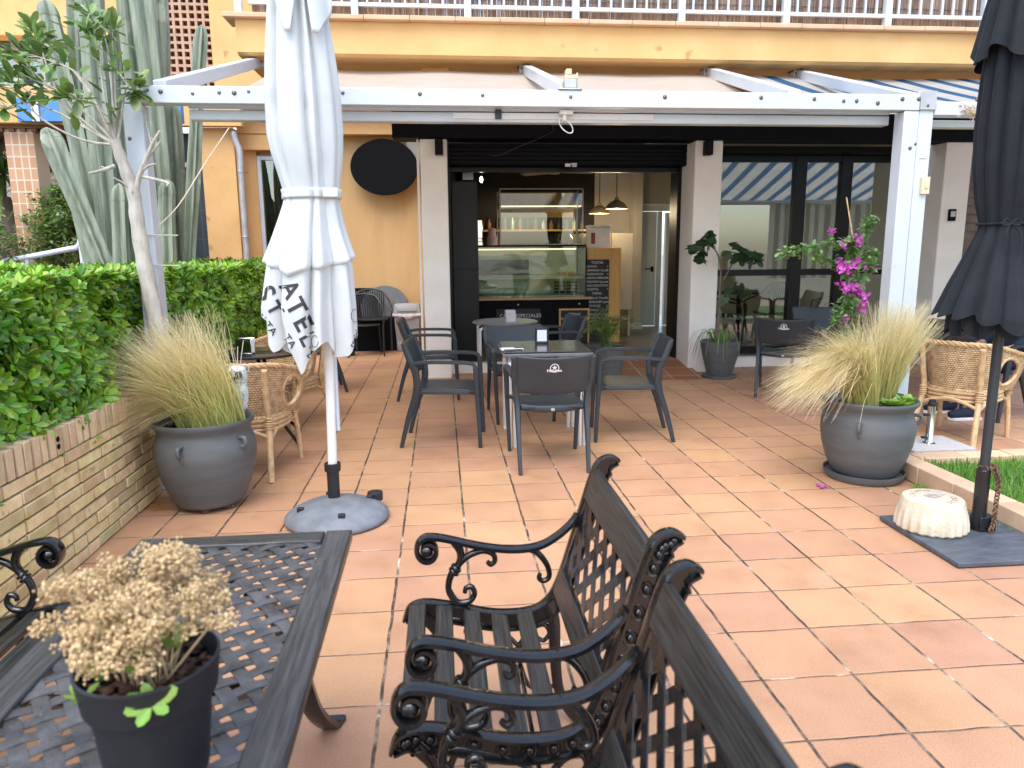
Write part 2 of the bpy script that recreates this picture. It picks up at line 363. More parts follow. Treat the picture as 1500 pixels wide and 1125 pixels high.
def tile_wall():
    m, t, out = nt('navy_wall_tile'); N = NT(t); tc = N.n('TexCoord'); mp = N.n('Mapping', Vector=tc.outputs['Object'], Rotation=(R(90), 0, 0))
    br = N.n('TexBrick', Vector=mp.outputs[0], Scale=1.0, Color1=c4((.012, .02, .035)), Color2=c4((.02, .03, .048)), Mortar=c4((.05, .06, .075)))
    br.offset = 0; br.inputs['Mortar Size'].default_value = .006; br.inputs['Brick Width'].default_value = .42; br.inputs['Row Height'].default_value = .42
    b = N.n('BsdfPrincipled', Base__Color=br.outputs[0], Roughness=.3); N.l(b.outputs[0], out.inputs[0]); return m
NAVYT = tile_wall()
def column_tile():
    m, t, out = nt('column_tile'); N = NT(t); tc = N.n('TexCoord'); mp = N.n('Mapping', Vector=tc.outputs['Object'], Rotation=(R(90), 0, 0))
    br = N.n('TexBrick', Vector=mp.outputs[0], Scale=1.0, Color1=c4((.50, .26, .13)), Color2=c4((.57, .32, .18)), Mortar=c4((.66, .55, .42)))
    br.offset = 0; br.inputs['Mortar Size'].default_value = .008; br.inputs['Brick Width'].default_value = .088; br.inputs['Row Height'].default_value = .14
    b = N.n('BsdfPrincipled', Base__Color=br.outputs[0], Roughness=.5); N.l(b.outputs[0], out.inputs[0]); return m
COLT = column_tile()
def straw_mat():
    m, t, out = nt('feather_grass'); N = NT(t); at = N.n('Attribute', _attribute_name='h'); g = N.n('NewGeometry')
    a = N.ramp(at.outputs['Fac'], [(0, (.52, .50, .17)), (.35, (.68, .60, .26)), (.7, (.80, .68, .38)), (1, (.85, .75, .53))])
    b = N.ramp(at.outputs['Fac'], [(0, (.34, .45, .10)), (.5, (.58, .58, .21)), (1, (.78, .70, .42))])
    rnd = N.n('TexWhiteNoise', _noise_dimensions='1D', W=g.outputs['Random Per Island'])
    col = N.mix(N.ramp(rnd.outputs[0], [(.5, (0, 0, 0)), (.85, (1, 1, 1))]), a, b)
    hs = N.n('HueSaturation', Color=col); N.l(N.math('MULTIPLY_ADD', g.outputs['Random Per Island'], .5, .75), hs.inputs['Value'])
    bs = N.n('BsdfPrincipled', Base__Color=hs.outputs[0], Roughness=.6); tr = N.n('BsdfTranslucent', Color=hs.outputs[0])
    mx = N.n('MixShader', Fac=.45, i1=bs.outputs[0], i2=tr.outputs[0]); N.l(mx.outputs[0], out.inputs[0]); return m
STRAW = straw_mat()
def floor_mat():
    m, t, out = nt('terracotta_floor'); N = NT(t); tc = N.n('TexCoord'); ob = tc.outputs['Object']
    wob = N.n('TexNoise', Vector=ob, Scale=9.0, Detail=3.0); ws = N.n('SeparateColor', Color=wob.outputs['Color'])
    sp = N.n('SeparateXYZ', Vector=ob)
    def axis(sock, o, p, w):
        a = N.math('DIVIDE', N.math('ADD', N.math('ADD', sock, -o), N.math('MULTIPLY_ADD', w, .012, -.006)), p)
        return N.math('FLOOR', a), N.math('FRACT', a)
    iu, fu = axis(sp.outputs[0], 1.0892, .3321, ws.outputs[0]); iv, fv = axis(sp.outputs[1], 3.556, .32517, ws.outputs[1])
    def edge(f, p): return N.math('MULTIPLY', N.math('MINIMUM', f, N.math('SUBTRACT', 1.0, f)), p)
    eu = edge(fu, .3321); ev = edge(fv, .32517)
    n1 = N.n('TexNoise', Vector=ob, Scale=2.3, Detail=4.0)
    ju = N.math('LESS_THAN', eu, N.math('MULTIPLY_ADD', n1.outputs[0], .0045, .0034)); jv = N.math('LESS_THAN', ev, N.math('MULTIPLY_ADD', n1.outputs[0], .004, .0010))
    j = N.math('MAXIMUM', ju, jv)
    cid = N.n('CombineXYZ', X=iu, Y=iv); wn = N.n('TexWhiteNoise', _noise_dimensions='3D', Vector=cid.outputs[0]); wc = N.n('SeparateColor', Color=wn.outputs['Color'])
    base = N.ramp(wn.outputs['Value'], [(0, (.455, .247, .155)), (.25, (.475, .266, .158)), (.5, (.495, .282, .160)), (.75, (.515, .302, .162)), (1, (.47, .262, .157))])
    mot = N.n('TexNoise', _noise_dimensions='4D', Vector=ob, W=N.math('MULTIPLY', wn.outputs['Value'], 40.0), Scale=4.5, Detail=6.0, Roughness=.6); mo = N.ramp(mot.outputs[0], [(.28, (.82, .78, .77)), (.45, (.97, .96, .95)), (.6, (1.03, 1.03, 1.03)), (.78, (1.08, 1.09, 1.10))])
    fin = N.n('TexNoise', Vector=ob, Scale=230.0, Detail=3.0); fi = N.ramp(fin.outputs[0], [(.3, (.70, .68, .66)), (.48, (1, 1, 1)), (.7, (1.2, 1.2, 1.2))])
    big = N.n('TexNoise', Vector=ob, Scale=.8, Detail=4.0); bi = N.ramp(big.outputs[0], [(.3, (.86, .84, .82)), (.65, (1.04, 1.04, 1.04))])
    col = N.mix(1.0, N.mix(1.0, N.mix(1.0, base, mo, 'MULTIPLY'), fi, 'MULTIPLY'), bi, 'MULTIPLY')
    # damp patch by the big pot
    dx = N.math('MULTIPLY', N.math('ADD', sp.outputs[0], 1.66), 3.6); dy = N.math('MULTIPLY', N.math('ADD', sp.outputs[1], -4.42), 4.5)
    dd = N.math('ADD', N.math('SQRT', N.math('ADD', N.math('MULTIPLY', dx, dx), N.math('MULTIPLY', dy, dy))), N.math('MULTIPLY', mot.outputs[0], .9))
    wet = N.ramp(N.math('MULTIPLY', dd, .5), [(.5, (1, 1, 1)), (.56, (0, 0, 0))]); col = N.mix(wet, col, (.36, .17, .06))
    # stains round the joints
    n2 = N.n('TexNoise', Vector=ob, Scale=5.5, Detail=5.0, Roughness=.7); jc = N.ramp(n2.outputs[0], [(.46, (.06, .045, .035)), (.54, (.18, .12, .08)), (.59, (.34, .25, .17)), (.65, (.60, .53, .45))])
    col = N.mix(j, col, jc)
    b = N.n('BsdfPrincipled', Base__Color=col); rr = N.math('MULTIPLY_ADD', mot.outputs[0], .3, .42)
    N.l(N.math('SUBTRACT', rr, N.math('MULTIPLY', wet, .3)), b.inputs['Roughness'])
    ht = N.math('MULTIPLY', N.math('MINIMUM', N.math('MINIMUM', eu, ev), .008), 125.0); hh = N.math('ADD', ht, N.math('MULTIPLY', fin.outputs[0], .12)); hh = N.math('ADD', hh, N.math('MULTIPLY', wn.outputs['Value'], .25))
    bp = N.n('Bump', Strength=.7, Distance=.006, Height=hh); N.l(bp.outputs[0], b.inputs['Normal']); N.l(b.outputs[0], out.inputs[0]); return m
FLOOR = floor_mat()
def ramp_tile():
    m, t, out = nt('brown_ramp_tile'); N = NT(t); tc = N.n('TexCoord')
    br = N.n('TexBrick', Vector=tc.outputs['Object'], Scale=1.0, Color1=c4((.25, .10, .05)), Color2=c4((.32, .14, .07)), Mortar=c4((.5, .4, .3)))
    br.offset = 0; br.inputs['Mortar Size'].default_value = .006; br.inputs['Brick Width'].default_value = .33; br.inputs['Row Height'].default_value = .33
    b = N.n('BsdfPrincipled', Base__Color=br.outputs[0], Roughness=.6); N.l(b.outputs[0], out.inputs[0]); return m
RAMPT = ramp_tile()
# ------------------------------------------------------------ setting
def struct(mb, name, mat, **k): return tag(mb.build(name, mat, **k), kind='structure')
m = MB(); m.box(-150, 150, -150, 150, -.4, -.08); struct(m, 'ground', EARTH, smooth=None)
m = MB(); m.box(-1.98, 9.5, -1.5, 11.6, -.07, 0); struct(m, 'patio_floor', FLOOR, smooth=None)
m = MB(); m.box(-9, -1.985, -1.5, 14, -.07, .01); struct(m, 'garden_soil', SOIL, smooth=None)
# shop floor platform with pale riser, and the brown ramp at the door
m = MB(); m.box(.1, 6.6, 9.02, 15, .004, .115); struct(m, 'shop_floor', INFLOOR, smooth=None)
m = MB(); m.box(.1, 1.98, 8.86, 9.016, .002, .118); m.box(3.3, 6.0, 8.86, 9.016, .002, .118); m.box(1.985, 3.0, 9.0, 9.016, .002, .118); struct(m, 'entrance_step', CREAM, bevel=.004)
m = MB(); m.prism([(8.12, .004), (8.998, .004), (8.998, .117)], lambda a, b, h: (1.985+h, a, b), 1.02); struct(m, 'door_ramp', RAMPT, smooth=None)
# lawn with its kerb
m = MB(); m.box(3.12, 9, 1.2, 4.38, .003, .075); struct(m, 'lawn', LAWN, smooth=None)
kb = MB(); y = 4.53
while y > 1.2:
    kb.box(2.98+U(-.004, .004), 3.12, y-.318, y, .002, .118+U(-.004, .004)); y -= .326
x = 3.13
while x < 6.5:
    kb.box(x, x+.318, 4.39, 4.53+U(-.004, .004), .002, .118+U(-.003, .003)); x += .326
struct(kb, 'lawn_kerb', KERB, bevel=.006)
g = MB()
for i in range(9000):
    x = 3.13+U(0, 1) ** 1.4*2.0; y = U(2.4, 4.38); h = U(.03, .075); a = U(0, 2*PI); d = Vector((math.cos(a), math.sin(a), 0))
    p = Vector((x, y, .07)); tip = p+Vector((U(-.03, .03), U(-.03, .03), h)); q = p.lerp(tip, .55)+d*.004
    w = Vector((-d.y, d.x, 0))*.0035
    g.add([p-w, p+w, q+w*.8, q-w*.8, tip], [(0, 1, 2, 3), (3, 2, 4)])
for cx, cy in [(2.95, 3.83), (2.955, 3.62), (2.94, 4.12), (2.93, 3.4)]:
    for i in range(60):
        a = U(0, 2*PI); d = Vector((math.cos(a), math.sin(a), 0)); p = Vector((cx+U(-.03, .02), cy+U(-.05, .05), 0)); tip = p+d*U(.01, .05)+Vector((0, 0, U(.02, .06))); w = Vector((-d.y, d.x, 0))*.003
        g.add([p-w, p+w, tip], [(0, 1, 2)])
tag(g.build('lawn_grass', GRASS, smooth=None, fix=False), kind='stuff')

# ------------------------------------------------------------ cafe building
cafe = thing('cafe_building', 'ochre rendered building with long balcony above a black fronted cafe', 'building', (1.5, 11.6, 0))
def part(mb, name, mat, parent=None, **k): return mb.build(name, mat, parent or cafe, world=True, **k)
W = MB()
W.box(-2.62, -.04, 11.505, 11.8, 0, 3.5)                 # recessed ochre wall
W.box(-.19, -.05, 8.96, 11.5, 0, 3.2)                  # flank of the shop
part(W, 'wall', ORANGED, smooth=None)
W = MB(); W.box(-3.32, -2.86, 11.1, 11.6, 0, 3.2); W.box(-2.855, -2.64, 11.42, 11.7, 0, 2.95); W.box(-2.86, -1.95, 11.3, 11.497, 2.93, 3.146); W.box(-2.86, -.2, 11.28, 11.497, 3.15, 3.498)
W.box(-4.6, -2.7, 10.95, 11.095, 3.2, 3.5)
part(W, 'pier', ORANGE, bevel=.004)
W = MB(); W.box(-3.04, -.2, 11.0, 11.6, 3.505, 8); W.box(-8.5, -3.86, 11.32, 11.6, 4.42, 8); W.box(-4.05, -3.86, 11.3, 11.5, 3.505, 4.415); part(W, 'upper_wall', ORANGE, bevel=.01)
W = MB(); W.box(-5.0, -3.33, 11.62, 11.75, 0, 3.2); part(W, 'tiled_wall', NAVYT, smooth=None)
W = MB(); W.box(-4.9, -3.34, 11.58, 11.617, 2.72, 2.78); part(W, 'white_lintel', WHITEAL)
W = MB(); c = gy(319, 290, 11.55); W.lathe([(.001, 0), (.14, 0), (.15, .02), (.12, .05), (.001, .06)], (0, 0, 0), 24); 
for i, v in enumerate(W.v): W.v[i] = (c.x+v[0], 11.61-v[2], c.z+v[1])
part(W, 'round_vent', CREAM)
# breeze-block screen
W = MB(); x0, x1, z0, z1 = -3.84, -3.05, 3.62, 5.6; n = 8; pz = (x1-x0)/n
for i in range(n+1): W.box(x0+i*pz-.017, x0+i*pz+.017, 11.1, 11.22, z0, z1)
for k in range(int((z1-z0)/pz)+1): W.box(x0, x1, 11.103, 11.217, z0+k*pz-.017, z0+k*pz+.017)
part(W, 'block_screen', TERRA, smooth=None)
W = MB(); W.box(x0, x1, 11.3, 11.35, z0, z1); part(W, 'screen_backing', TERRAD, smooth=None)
# downpipe
W = MB(); p = [gy(342, 193, 11.05), gy(345, 206, 11.05), gy(351, 222, 11.05), gy(353, 250, 11.05)]; q = p[-1].copy(); q.z = 0
W.tube(cr_spline(p+[Vector((p[-1].x, 11.05, 1.6)), q], 5), .045, 12)
for z in (2.6, 1.7): W.ring((p[-1].x, 11.05, z), .05, .008, n=16)
part(W, 'downpipe', GALV)
# side window left of the wall
win = part((lambda w: (w.box(-2.635, -2.58, 11.40, 11.46, .9, 2.86), w.box(-2.08, -2.03, 11.40, 11.46, .9, 2.86), w.box(-2.58, -2.08, 11.40, 11.46, 2.8, 2.86), w.box(-2.58, -2.08, 11.40, 11.46, .9, .96), w)[-1])(MB()), 'window', WHITEAL, bevel=.006)
W = MB(); W.box(-2.58, -2.08, 11.43, 11.44, .96, 2.8); W.build('pane', GLASS, win, world=True, smooth=None)
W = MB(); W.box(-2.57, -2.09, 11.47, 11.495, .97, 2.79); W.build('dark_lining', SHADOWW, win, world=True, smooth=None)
# balcony
bx0, bx1 = -1.72, 7.6
W = MB(); prof = [(6.93, 3.475), (6.93, 3.515), (7.2, 3.515), (7.2, 3.475)]
W.prism([(7.0, 3.205), (7.04, 3.185), (8.84, 3.19), (8.84, 3.47), (7.0, 3.47)], lambda a, b, h: (bx0+h, a, b), bx1-bx0)
W.box(-.13, .12, 7.4, 8.5, 3.11, 3.186)
part(W, 'balcony', ORANGE, smooth=None)
W = MB(); x = bx0-.09
while x < bx1:
    W.box(x, min(bx1, x+.395), 6.93+U(-.003, .003), 7.25, 3.472, 3.512+U(-.002, .002)); x += .398
part(W, 'balcony_coping', LEDGE, bevel=.006)
rail = part((lambda w: (w.box(-1.62, bx1, 7.08, 7.11, 3.62, 3.655), w.box(-1.62, bx1, 7.075, 7.115, 4.42, 4.46), w)[-1])(MB()), 'balcony_railing', WHITEAL, bevel=.004)
xs = [gy(px, 20, 7.09).x for px in (350, 520, 685, 843, 998, 1151, 1300, 1443)]; xs += [xs[-1]+.98, xs[-1]+1.96]
for x in xs:
    W = MB(); W.box(x-.032, x+.032, 7.06, 7.125, 3.512, 4.5); W.build('post', WHITEAL, rail, world=True, bevel=.004)
for a, b in zip(xs, xs[1:]):
    for k in range(1, 9):
        W = MB(); x = a+(b-a)*k/9; W.box(x-.009, x+.009, 7.085, 7.105, 3.655, 4.42); W.build('bar', WHITEAL, rail, world=True, smooth=None)
W = MB(); x = -1.6
while x < bx1:
    W.tube([(x+U(-.004, .004), 7.165+U(-.004, .004), 3.53), (x+U(-.004, .004), 7.165, 4.4)], .0065, 4); r = U(.003, .006); dx = U(-.012, .012); W.tube([(x, 7.15+U(-.008, .008), 3.53), (x+dx, 7.15+U(-.008, .008), 4.35+U(-.04, .06))], r, 4); x += r*1.5+U(0, .003)
reed = W.build('reed_screen', REED, loc=(3, 7.15, 3.53), smooth=None, fix=False); tag(reed, 'brown reed screen tied behind the white balcony railing', 'screen')
W = MB()
for z in (3.72, 4.0, 4.28): W.tube([(-1.6, 7.14, z), (bx1, 7.14, z)], .003, 4)
W.build('tie_wire', BOLT, reed, world=True)
# shop front
W = MB(); W.box(-.5, 7.2, 8.5, 8.84, 2.71, 3.18); W.box(.12, 2.98, 8.86, 9.3, 2.46, 2.708); part(W, 'fascia', NAVYP, bevel=.008)
W = MB()
for k in range(5): W.box(.12, 2.98, 8.843-.004*(k % 2), 8.858, 2.47+k*.047, 2.47+k*.047+.043)
part(W, 'shutter_box', BLACKP, bevel=.004)
sh = W
for a, b in [(-.2, .1), (2.95, 3.28), (6.02, 6.36)]:
    W = MB(); W.box(a, b, 8.55, 8.95 if a != 2.95 else 9.3, 0, 2.706); part(W, 'pillar', CREAM, bevel=.012)
W = MB(); W.tube([(-.235, 8.6, 0), (-.225, 8.6, 3.1)], .014, 8); part(W, 'conduit', CREAM)
W = MB(); W.box(.1, .14, 9.0, 9.1, .118, 2.455); W.box(2.9, 2.947, 9.0, 9.3, .118, 2.455); W.box(.14, 2.9, 9.02, 9.1, 2.4, 2.455); part(W, 'door_frame', FRAMEB, bevel=.004)
W = MB(); W.box(.15, .46, 9.12, 9.17, .125, 2.3); W.box(.145, .465, 9.115, 9.175, 1.25, 1.27); part(W, 'folded_door', FRAMEB, bevel=.004)
# shop window: black frame, six panes
sw = MB(); X0, X1 = 3.3, 6.0; mull = [(3.28, 3.53), (4.50, 4.66), (5.12, 5.27), (5.98, 6.02)]
for a, b in mull: sw.box(a, b, 9.24, 9.34, .118, 2.63)
for (a, b), (c, d) in zip(mull, mull[1:]):
    sw.box(b, c, 9.245, 9.335, 2.55, 2.63); sw.box(b, c, 9.245, 9.335, 1.13, 1.21); sw.box(b, c, 9.245, 9.335, .118, .21)
swo = part(sw, 'shop_window', FRAMEB, bevel=.004)
for (a, b), (c, d) in zip(mull, mull[1:]):
    for z0, z1 in ((.21, 1.13), (1.21, 2.55)):
        W = MB(); W.box(b, c, 9.285, 9.293, z0, z1); W.build('pane', GLASS, swo, world=True, smooth=None)
W = MB(); W.box(3.285, 6.015, 8.96, 9.34, 2.632, 2.704); part(W, 'window_head', BLACKP, smooth=None)
W = MB(); W.box(6.37, 7.6, 8.7, 8.8, 0, 2.7)
for k in range(26): W.box(6.372, 7.6, 8.685, 8.699, .02+k*.103, .02+k*.103+.085)
part(W, 'brown_shutter', M('brown_slats', (.13, .095, .07), (.2, .15, .11), rough=.7), smooth=None)
# little lamps on the pillars
for x, y, z in [(643, 216, 8.5), (1037, 217, 8.5)]:
    c = gy(x, y, z); W = MB(); W.box(c.x-.045, c.x+.045, 8.44, 8.545, c.z-.08, c.z+.08)
    o = W.build('wall_lamp', BLACKP, loc=(c.x, 8.545, c.z), bevel=.006)
    tag(o, 'small black box lamp on the %s cream pillar beside the entrance' % ('left' if x < 800 else 'right'), 'wall lamp', 'wall lamps by the entrance')
    W = MB(); W.tube(cr_spline([(c.x, 8.52, c.z+.08), (c.x-.08, 8.535, c.z+.15), (c.x-.16, 8.53, c.z+.13), (c.x-.2, 8.53, c.z+.2)], 6), .006, 5); W.build('cable', BLACKP, o, world=True)
c = gy(1395, 315, 8.53); W = MB(); W.box(c.x-.045, c.x+.045, 8.52, 8.548, c.z-.07, c.z+.07); bx = W.build('intercom_box', BLACKP, loc=tuple(c), bevel=.006); tag(bx, 'small dark control box on the far right cream pillar', 'control box')
W = MB(); W.box(c.x-.03, c.x+.03, 8.515, 8.52, c.z-.02, c.z+.045); W.build('cover', GALV, bx, world=True)
# oval sign on ochre wall
W = MB(); c = gy(563, 245, 11.3)
W.prism([(c.x+.49*math.cos(a*PI/32), c.z+.40*math.sin(a*PI/32)) for a in range(64)], lambda a, b, h: (a, 11.27+h, b), .05)
ov = W.build('oval_board', NAVYP, loc=(c.x, 11.3, c.z), bevel=.006); tag(ov, 'large black oval board hung on the ochre wall', 'sign board')
W = MB(); W.box(c.x-.05, c.x+.05, 11.32, 11.5, c.z-.05, c.z+.05); W.build('bracket', BOLT, ov, world=True)
c = gy(606, 222, 11.4); W = MB(); W.box(c.x-.1, c.x+.12, 11.36, 11.495, c.z-.2, c.z+.2); W.box(c.x-.08, c.x+.1, 11.352, 11.358, c.z-.17, c.z+.17)
tag(W.build('meter_cabinet', M('pale_grey_metal', (.3, .29, .25), (.36, .35, .3), rough=.6), loc=tuple(c), bevel=.005), 'pale grey cabinet on the ochre wall behind the black oval', 'cabinet')
# ------------------------------------------------------------ neighbouring entrance at far left
nb = thing('neighbour_porch', 'tiled column porch with ochre canopy left of the tall cactus', 'porch', (-5.1, 10, 0))
W = MB(); W.box(-5.27, -4.93, 9.9, 10.2, 0, 3.03); W.build('column', COLT, nb, world=True, bevel=.004)
W = MB(); W.box(-7.5, -4.55, 9.75, 11.9, 3.03, 3.45); W.build('canopy', ORANGE, nb, world=True, bevel=.01)
W = MB(); W.box(-7.4, -4.6, 9.85, 11.8, 2.99, 3.027)
for k in range(22): W.box(-7.4+k*.13, -7.34+k*.13, 9.86, 11.79, 2.95, 2.988)
W.build('soffit', M('brown_soffit', (.16, .075, .04), (.22, .11, .06), rough=.8), nb, world=True, smooth=None)
W = MB(); a = gy(14, 226, 11.7); b = gy(82, 258, 11.7); W.box(a.x, b.x, 11.6, 11.9, b.z+.05, a.z); W.build('beam', ORANGE, nb, world=True, bevel=.01)
W = MB(); W.box(-9, -5.02, 12.5, 12.7, 0, 5.2); W.build('back_wall', CREAM, nb, world=True, smooth=None)
fr = MB(); fr.box(-6.6, -5.02, 11.9, 12.0, 4.62, 4.72); fr.box(-5.72, -5.62, 11.92, 12, 3.46, 4.62); fr.box(-5.12, -5.02, 11.92, 12, 3.46, 4.62); fr.box(-6.1, -6.0, 11.92, 12, 3.46, 4.62); fr.box(-6.6, -5.02, 11.8, 12.02, 4.74, 4.80)
fo = fr.build('window', WHITEAL, nb, world=True, bevel=.006)
W = MB(); W.box(-6.6, -5.05, 11.965, 11.975, 3.46, 4.62); W.build('pane', GLASS, fo, world=True, smooth=None)
W = MB(); W.box(-6.6, -5.05, 12.03, 12.06, 3.46, 4.62); W.build('blind', M('pale_blind', (.5, .55, .6), (.6, .64, .68), rough=.8), fo, world=True, smooth=None)
a = gy(27, 145, 9.7); b = gy(270, 181, 9.7); W = MB(); W.box(a.x, b.x, 9.62, 9.72, b.z, a.z)
bl = W.build('blue_sign_panel', BLUEP, loc=((a.x+b.x)/2, 9.7, a.z), bevel=.006); tag(bl, 'long blue panel behind the cactus stems', 'sign panel')
W = MB(); p = gy(51, 162, 9.6); W.box(p.x-.04, p.x+.04, 9.6, 9.615, p.z-.12, p.z+.12); W.build('white_patch', WHITEB, bl, world=True)
W = MB(); pts = [gy(-60, 395, 9), gy(0, 384, 9), gy(60, 373, 9), gy(112, 363, 9), gy(120, 366, 9)]; e = pts[-1].copy(); e.z = .0
W.tube(cr_spline(pts+[e], 4), .032, 10)
for px in (-40, 40): q = gy(px, 380, 9); W.tube([(q.x, 9, 0), (q.x, 9, q.z)], .025, 8)
tag(W.build('handrail', WHITEAL, loc=(-4.6, 9, 0)), 'white tubular handrail behind the hedge at left', 'handrail')
# ------------------------------------------------------------ inside the shop
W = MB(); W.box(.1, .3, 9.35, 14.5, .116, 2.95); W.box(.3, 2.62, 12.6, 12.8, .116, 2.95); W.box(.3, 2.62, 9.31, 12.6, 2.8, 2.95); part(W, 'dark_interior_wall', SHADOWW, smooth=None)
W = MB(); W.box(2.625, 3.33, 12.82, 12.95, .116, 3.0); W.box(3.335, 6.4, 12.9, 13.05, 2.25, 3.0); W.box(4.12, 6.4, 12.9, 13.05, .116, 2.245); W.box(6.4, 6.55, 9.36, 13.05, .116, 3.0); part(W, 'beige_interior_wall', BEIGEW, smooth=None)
W = MB(); W.box(3.29, 3.42, 12.45, 12.815, .116, 2.98); part(W, 'interior_pier', BEIGEW, bevel=.006)
W = MB(); W.box(2.63, 6.54, 9.36, 13.04, 3.01, 3.1); part(W, 'ceiling', GREYW, smooth=None)
W = MB(); W.box(3.26, 3.45, 12.43, 12.45, .117, .22); W.box(4.12, 6.39, 12.88, 12.899, .117, .22); part(W, 'skirting', WHITEP)
dr = MB(); dr.box(3.43, 3.79, 12.86, 12.9, .125, 2.12); do = part(dr, 'inner_door', WHITEP, bevel=.006)
W = MB(); W.box(3.70, 3.74, 12.83, 12.86, 1.08, 1.17); W.tube([(3.72, 12.82, 1.13), (3.58, 12.81, 1.13)], .011, 8); W.build('handle', BLACKP, do, world=True)
W = MB(); W.box(3.42, 4.14, 12.84, 12.9, 2.125, 2.24); W.box(3.80, 3.88, 12.84, 12.9, .117, 2.12); part(W, 'door_casing', WHITEP, bevel=.004)
W = MB(); W.box(3.95, 4.55, 12.86, 12.93, .125, 2.1, rot=Matrix.Rotation(R(14), 3, 'Z'), piv=(3.95, 12.9, 1)); d2 = part(W, 'inner_door', WHITEP, bevel=.006)
W = MB(); W.tube([(4.05, 12.84, .95), (4.05, 12.82, 1.0), (4.05, 12.82, 1.2), (4.05, 12.84, 1.25)], .01, 6); W.build('handle', BLACKP, d2, world=True)
# counter
ct = thing('bar_counter', 'black fronted bar counter with oak edge under the glass display case', 'counter', (1.3, 10.9, .116))
W = MB(); W.box(.31, 2.14, 10.62, 11.3, .118, .765); W.build('front', NAVYP, ct, world=True, bevel=.004)
W = MB(); W.box(.31, 2.18, 10.56, 11.32, .768, .8); W.build('oak_edge', OAK, ct, world=True, bevel=.004)
W = MB()
for x in (1.1, 2.0): W.ball((x, 10.615, .70), .012)
W.build('knob', WHITEP, ct, world=True)
dc = thing('display_case', 'long glass refrigerated display case with white deck on the counter', 'display case', (1.3, 10.9, .8))
W = MB(); W.box(.44, 2.07, 10.62, 11.25, .802, .83); W.box(.44, 2.07, 11.2, 11.25, .832, 1.5); W.box(.44, 2.07, 10.66, 11.19, 1.06, 1.10); W.build('deck', M('pale_steel', (.5, .53, .47), (.62, .64, .57), rough=.35, metal=.3), dc, world=True, bevel=.004)
W = MB(); W.box(.44, 2.07, 10.6, 10.612, .802, 1.53); W.box(2.073, 2.085, 10.6, 11.25, .802, 1.53); W.box(.44, 2.085, 10.6, 11.25, 1.532, 1.542); W.build('glass', GLASSC, dc, world=True, smooth=None)
W = MB(); W.box(.44, 2.09, 10.585, 10.598, 1.525, 1.55); W.box(2.088, 2.1, 10.585, 10.61, .802, 1.524); W.box(.44, 1.56, 10.7, 10.73, 1.105, 1.13); W.build('edge_trim', BLACKP, dc, world=True)
W = MB(); W.box(.46, 1.55, 10.63, 10.65, 1.10, 1.125); W.build('shelf_edge', WHITEP, dc, world=True)
W = MB(); W.box(.46, 1.3, 10.95, 11.15, 1.13, 1.34); W.build('food_tray', M('steel_tray', (.12, .12, .12), (.2, .2, .2), rough=.4, metal=.6), dc, world=True, bevel=.01)
W = MB(); W.box(.5, 2.0, 10.9, 10.95, 1.48, 1.50); W.build('case_light', STRIPL, dc, world=True, smooth=None)
vb = gy(813, 427, 10.9); W = MB()
for i in range(4):
    for k in range(4): W.box(1.63+i*.09, 1.70+i*.09, 10.64, 10.65, .86+k*.045, .89+k*.045)
W.build('vent_slots', BLACKP, dc, world=True, smooth=None)
W = MB()
for i in range(9): W.ball((1.72+U(0, .22), 10.8+U(-.1, .1), 1.125+U(0, .015)), U(.025, .04), sc=(1.2, 1, .7))
tag(W.build('pastries', BREAD, loc=(1.8, 10.8, 1.12)), 'small heap of golden pastries on the display case shelf', 'pastries')
gc = thing('glass_cabinet', 'upper glass cabinet with lit wooden shelf above the display case', 'glass cabinet', (1.5, 10.9, 1.55))
cab = [(.86, 2.07)]
W = MB()
for x in (.86, 2.06): W.box(x-.008, x+.008, 10.72, 10.736, 1.552, 2.33); W.box(x-.008, x+.008, 11.2, 11.216, 1.552, 2.33)
W.box(.86, 2.06, 10.722, 10.734, 2.33, 2.345); W.box(.86, 2.06, 10.722, 10.734, 1.552, 1.562); W.box(1.98, 1.995, 10.74, 10.755, 1.553, 2.33); W.build('frame', GALV, gc, world=True)
W = MB(); W.box(.87, 2.05, 10.725, 10.73, 1.565, 2.328); W.build('glass', GLASSC, gc, world=True, smooth=None)
W = MB(); W.box(.87, 2.05, 10.76, 11.19, 2.085, 2.11); W.box(.87, 2.05, 11.22, 11.24, 1.96, 2.33); W.build('shelf', PINE, gc, world=True)
W = MB(); W.box(.88, 2.04, 10.745, 10.758, 2.09, 2.105); W.build('shelf_light', STRIPL, gc, world=True, smooth=None)
W = MB(); W.lathe([(.001, 1.56), (.17, 1.565), (.18, 1.62), (.13, 1.70), (.02, 1.735), (.015, 1.76), (.028, 1.775), (.001, 1.79)], (1.8, 10.98, 0), 20); cl = W.build('cake_dome', GLASSC, loc=(1.8, 10.98, 1.56)); tag(cl, 'glass cake dome with round knob inside the upper cabinet', 'cake dome')
W = MB(); W.lathe([(.001, 1.575), (.13, 1.578), (.12, 1.63), (.001, 1.65)], (1.8, 10.98, 0), 20); W.build('cake', M('dark_cake', (.06, .025, .015), (.1, .045, .03), rough=.6), cl, world=True)
W = MB(); W.lathe([(.001, 2.112), (.12, 2.115), (.09, 2.2), (.03, 2.24), (.001, 2.242)], (1.02, 10.95, 0), 16); tag(W.build('bread_basket', BREAD, loc=(1.02, 10.95, 2.11)), 'round loaf on the lit wooden shelf of the cabinet', 'bread')
